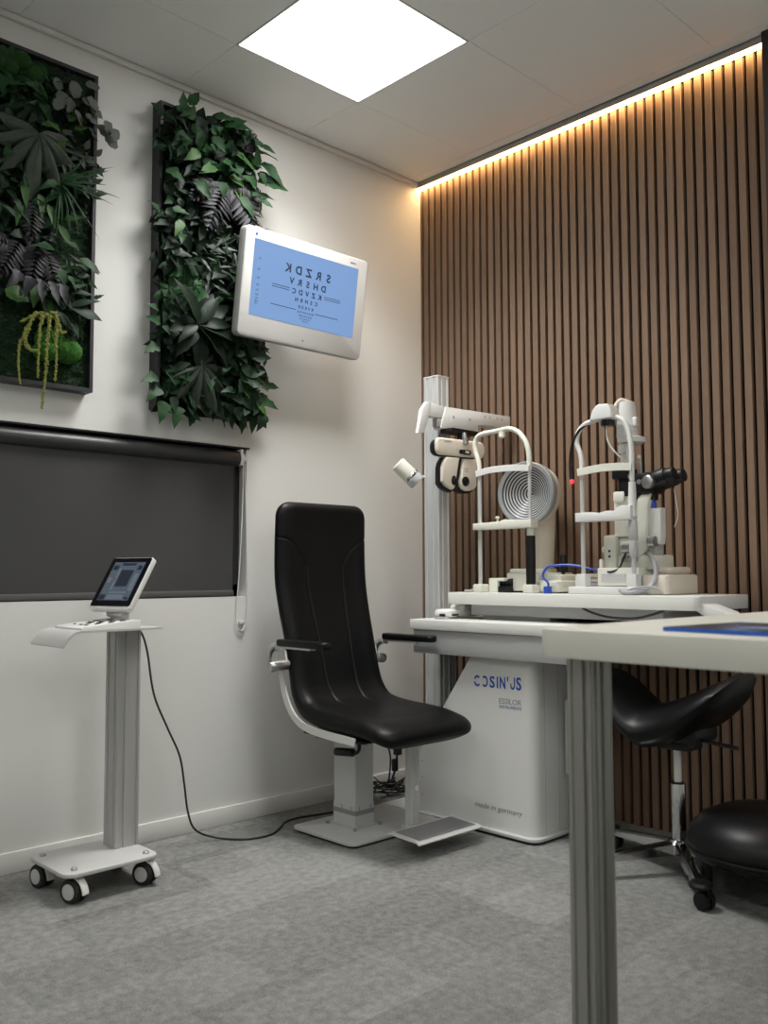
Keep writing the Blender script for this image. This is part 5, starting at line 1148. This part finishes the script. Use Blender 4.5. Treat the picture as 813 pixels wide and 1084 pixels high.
for k in range(5):
    a = math.radians(219+72*k); d = V((math.cos(a), math.sin(a), 0)); o_ = V((SX, SY, 0)); sd = V((-d.y, d.x, 0))
    bm = nb(); L0, L1 = 0.02, 0.315
    vs = []
    for f in (0, 0.12, 0.35, 0.6, 0.85, 1.0):
        rr = L0+(L1-L0)*f; zt = 0.108-0.036*f; h = 0.042-0.022*f; w = 0.021-0.006*f
        c = o_+d*rr
        vs.append([bm.verts.new(c+sd*w+V((0, 0, zt-h))), bm.verts.new(c+sd*w+V((0, 0, zt-0.006))), bm.verts.new(c+sd*(w*0.6)+V((0, 0, zt))), bm.verts.new(c-sd*(w*0.6)+V((0, 0, zt))), bm.verts.new(c-sd*w+V((0, 0, zt-0.006))), bm.verts.new(c-sd*w+V((0, 0, zt-h)))])
    for p, q in zip(vs, vs[1:]):
        for i in range(6): bm.faces.new((p[i], p[(i+1) % 6], q[(i+1) % 6], q[i]))
    bm.faces.new(vs[0][::-1]); bm.faces.new(vs[-1])
    lg = obj('base_leg', bm, M['chrome'], t, 30)
    e = o_+d*0.325
    bm = nb(); lathe(bm, [(0.020, 0.058), (0.034, 0.062), (0.036, 0.070), (0.030, 0.078), (0.0, 0.080)], 24, Matrix.Translation(e)); obj('end_cap', bm, M['black'], lg)
    ca = a+0.9*(k-1); ax = V((math.cos(ca), math.sin(ca), 0)); cc = e+V((-ax.y, ax.x, 0))*0.012+V((0, 0, 0.027))
    bm = nb()
    for s in (-1, 1): lathe(bm, [(0.018, -0.009), (0.025, -0.008), (0.027, -0.004), (0.027, 0.004), (0.025, 0.008), (0.018, 0.009)], 24, axis_mtx(cc+ax*(s*0.0125), ax))
    cyl(bm, e+V((0, 0, 0.03)), e+V((0, 0, 0.062)), 0.008, n=12); box(bm, (-0.0035, -0.02, -0.005), (0.0035, 0.02, 0.030), 0.002, 1, Matrix.Translation(cc) @ Matrix.Rotation(ca, 4, 'Z'))
    obj('caster', bm, M['black'], lg)

# ================================================================== LOW ROUND STOOL
LX, LY = -0.400, -1.876
t = thing('round_stool', (LX, LY, 0), 'low round black padded stool at the right edge beside the saddle stool', 'stool')
bm = nb(); RC = 0.252; zr = 0.145
lathe(bm, [(0.0, zr+0.125), (0.08, zr+0.123), (0.15, zr+0.112), (0.205, zr+0.088), (0.238, zr+0.055), (RC, zr+0.02), (RC, zr+0.006), (RC-0.006, zr)], 64, Matrix.Translation((LX, LY, 0)), cap=False)
lathe(bm, [(RC-0.006, zr), (RC-0.002, zr-0.007), (RC-0.012, zr-0.024), (RC-0.04, zr-0.036), (0.15, zr-0.042), (0.0, zr-0.042)], 64, Matrix.Translation((LX, LY, 0)), cap=False); bmesh.ops.remove_doubles(bm, verts=bm.verts, dist=1e-4); cu = obj('seat', bm, M['leather2'], t, 80)
bm = nb(); tube(bm, [(LX+(RC-0.001)*math.cos(2*PI*i/40), LY+(RC-0.001)*math.sin(2*PI*i/40), zr) for i in range(40)], 0.005, n=8, per=2, closed=True); obj('piping', bm, M['leather2'], cu)
for k in range(4):
    a = math.radians(45+90*k); x, y = LX+0.20*math.cos(a), LY+0.20*math.sin(a)
    bm = nb(); cyl(bm, (x, y, 0.0), (x, y, zr-0.03), 0.013, 0.017, n=16, bev=0.002); obj('leg', bm, M['black'], t)

# ================================================================== CAMERA, WORLD, LOOK
cam = bpy.data.cameras.new('camera'); co = bpy.data.objects.new('camera', cam); C.objects.link(co)
f_px, pitch, yaw, cx_, cy_, roll = 968.669, 0.0666042, 0.8060030, -3.2742965, -3.1392823, -0.0031929
fw = V((math.cos(yaw)*math.cos(pitch), math.sin(yaw)*math.cos(pitch), math.sin(pitch)))
rt = V((math.sin(yaw), -math.cos(yaw), 0)); up = rt.cross(fw)
c_, s_ = math.cos(roll), math.sin(roll); r2 = rt*c_+up*s_; u2 = up*c_-rt*s_
co.matrix_world = Matrix(((r2.x, u2.x, -fw.x, cx_), (r2.y, u2.y, -fw.y, cy_), (r2.z, u2.z, -fw.z, 1.0), (0, 0, 0, 1)))
cam.sensor_fit = 'HORIZONTAL'; cam.sensor_width = 36; cam.lens = f_px/813*36
cam.clip_start = 0.05
cam.dof.use_dof = True; cam.dof.focus_distance = 3.7; cam.dof.aperture_fstop = 6.3
S.camera = co
w = bpy.data.worlds.new('World'); S.world = w; w.use_nodes = True
w.node_tree.nodes['Background'].inputs[0].default_value = (0.02, 0.022, 0.025, 1)
S.view_settings.view_transform = 'Standard'; S.view_settings.look = 'None'
S.view_settings.exposure = 0.0; S.view_settings.gamma = 1.0; S.view_settings.use_curve_mapping = False
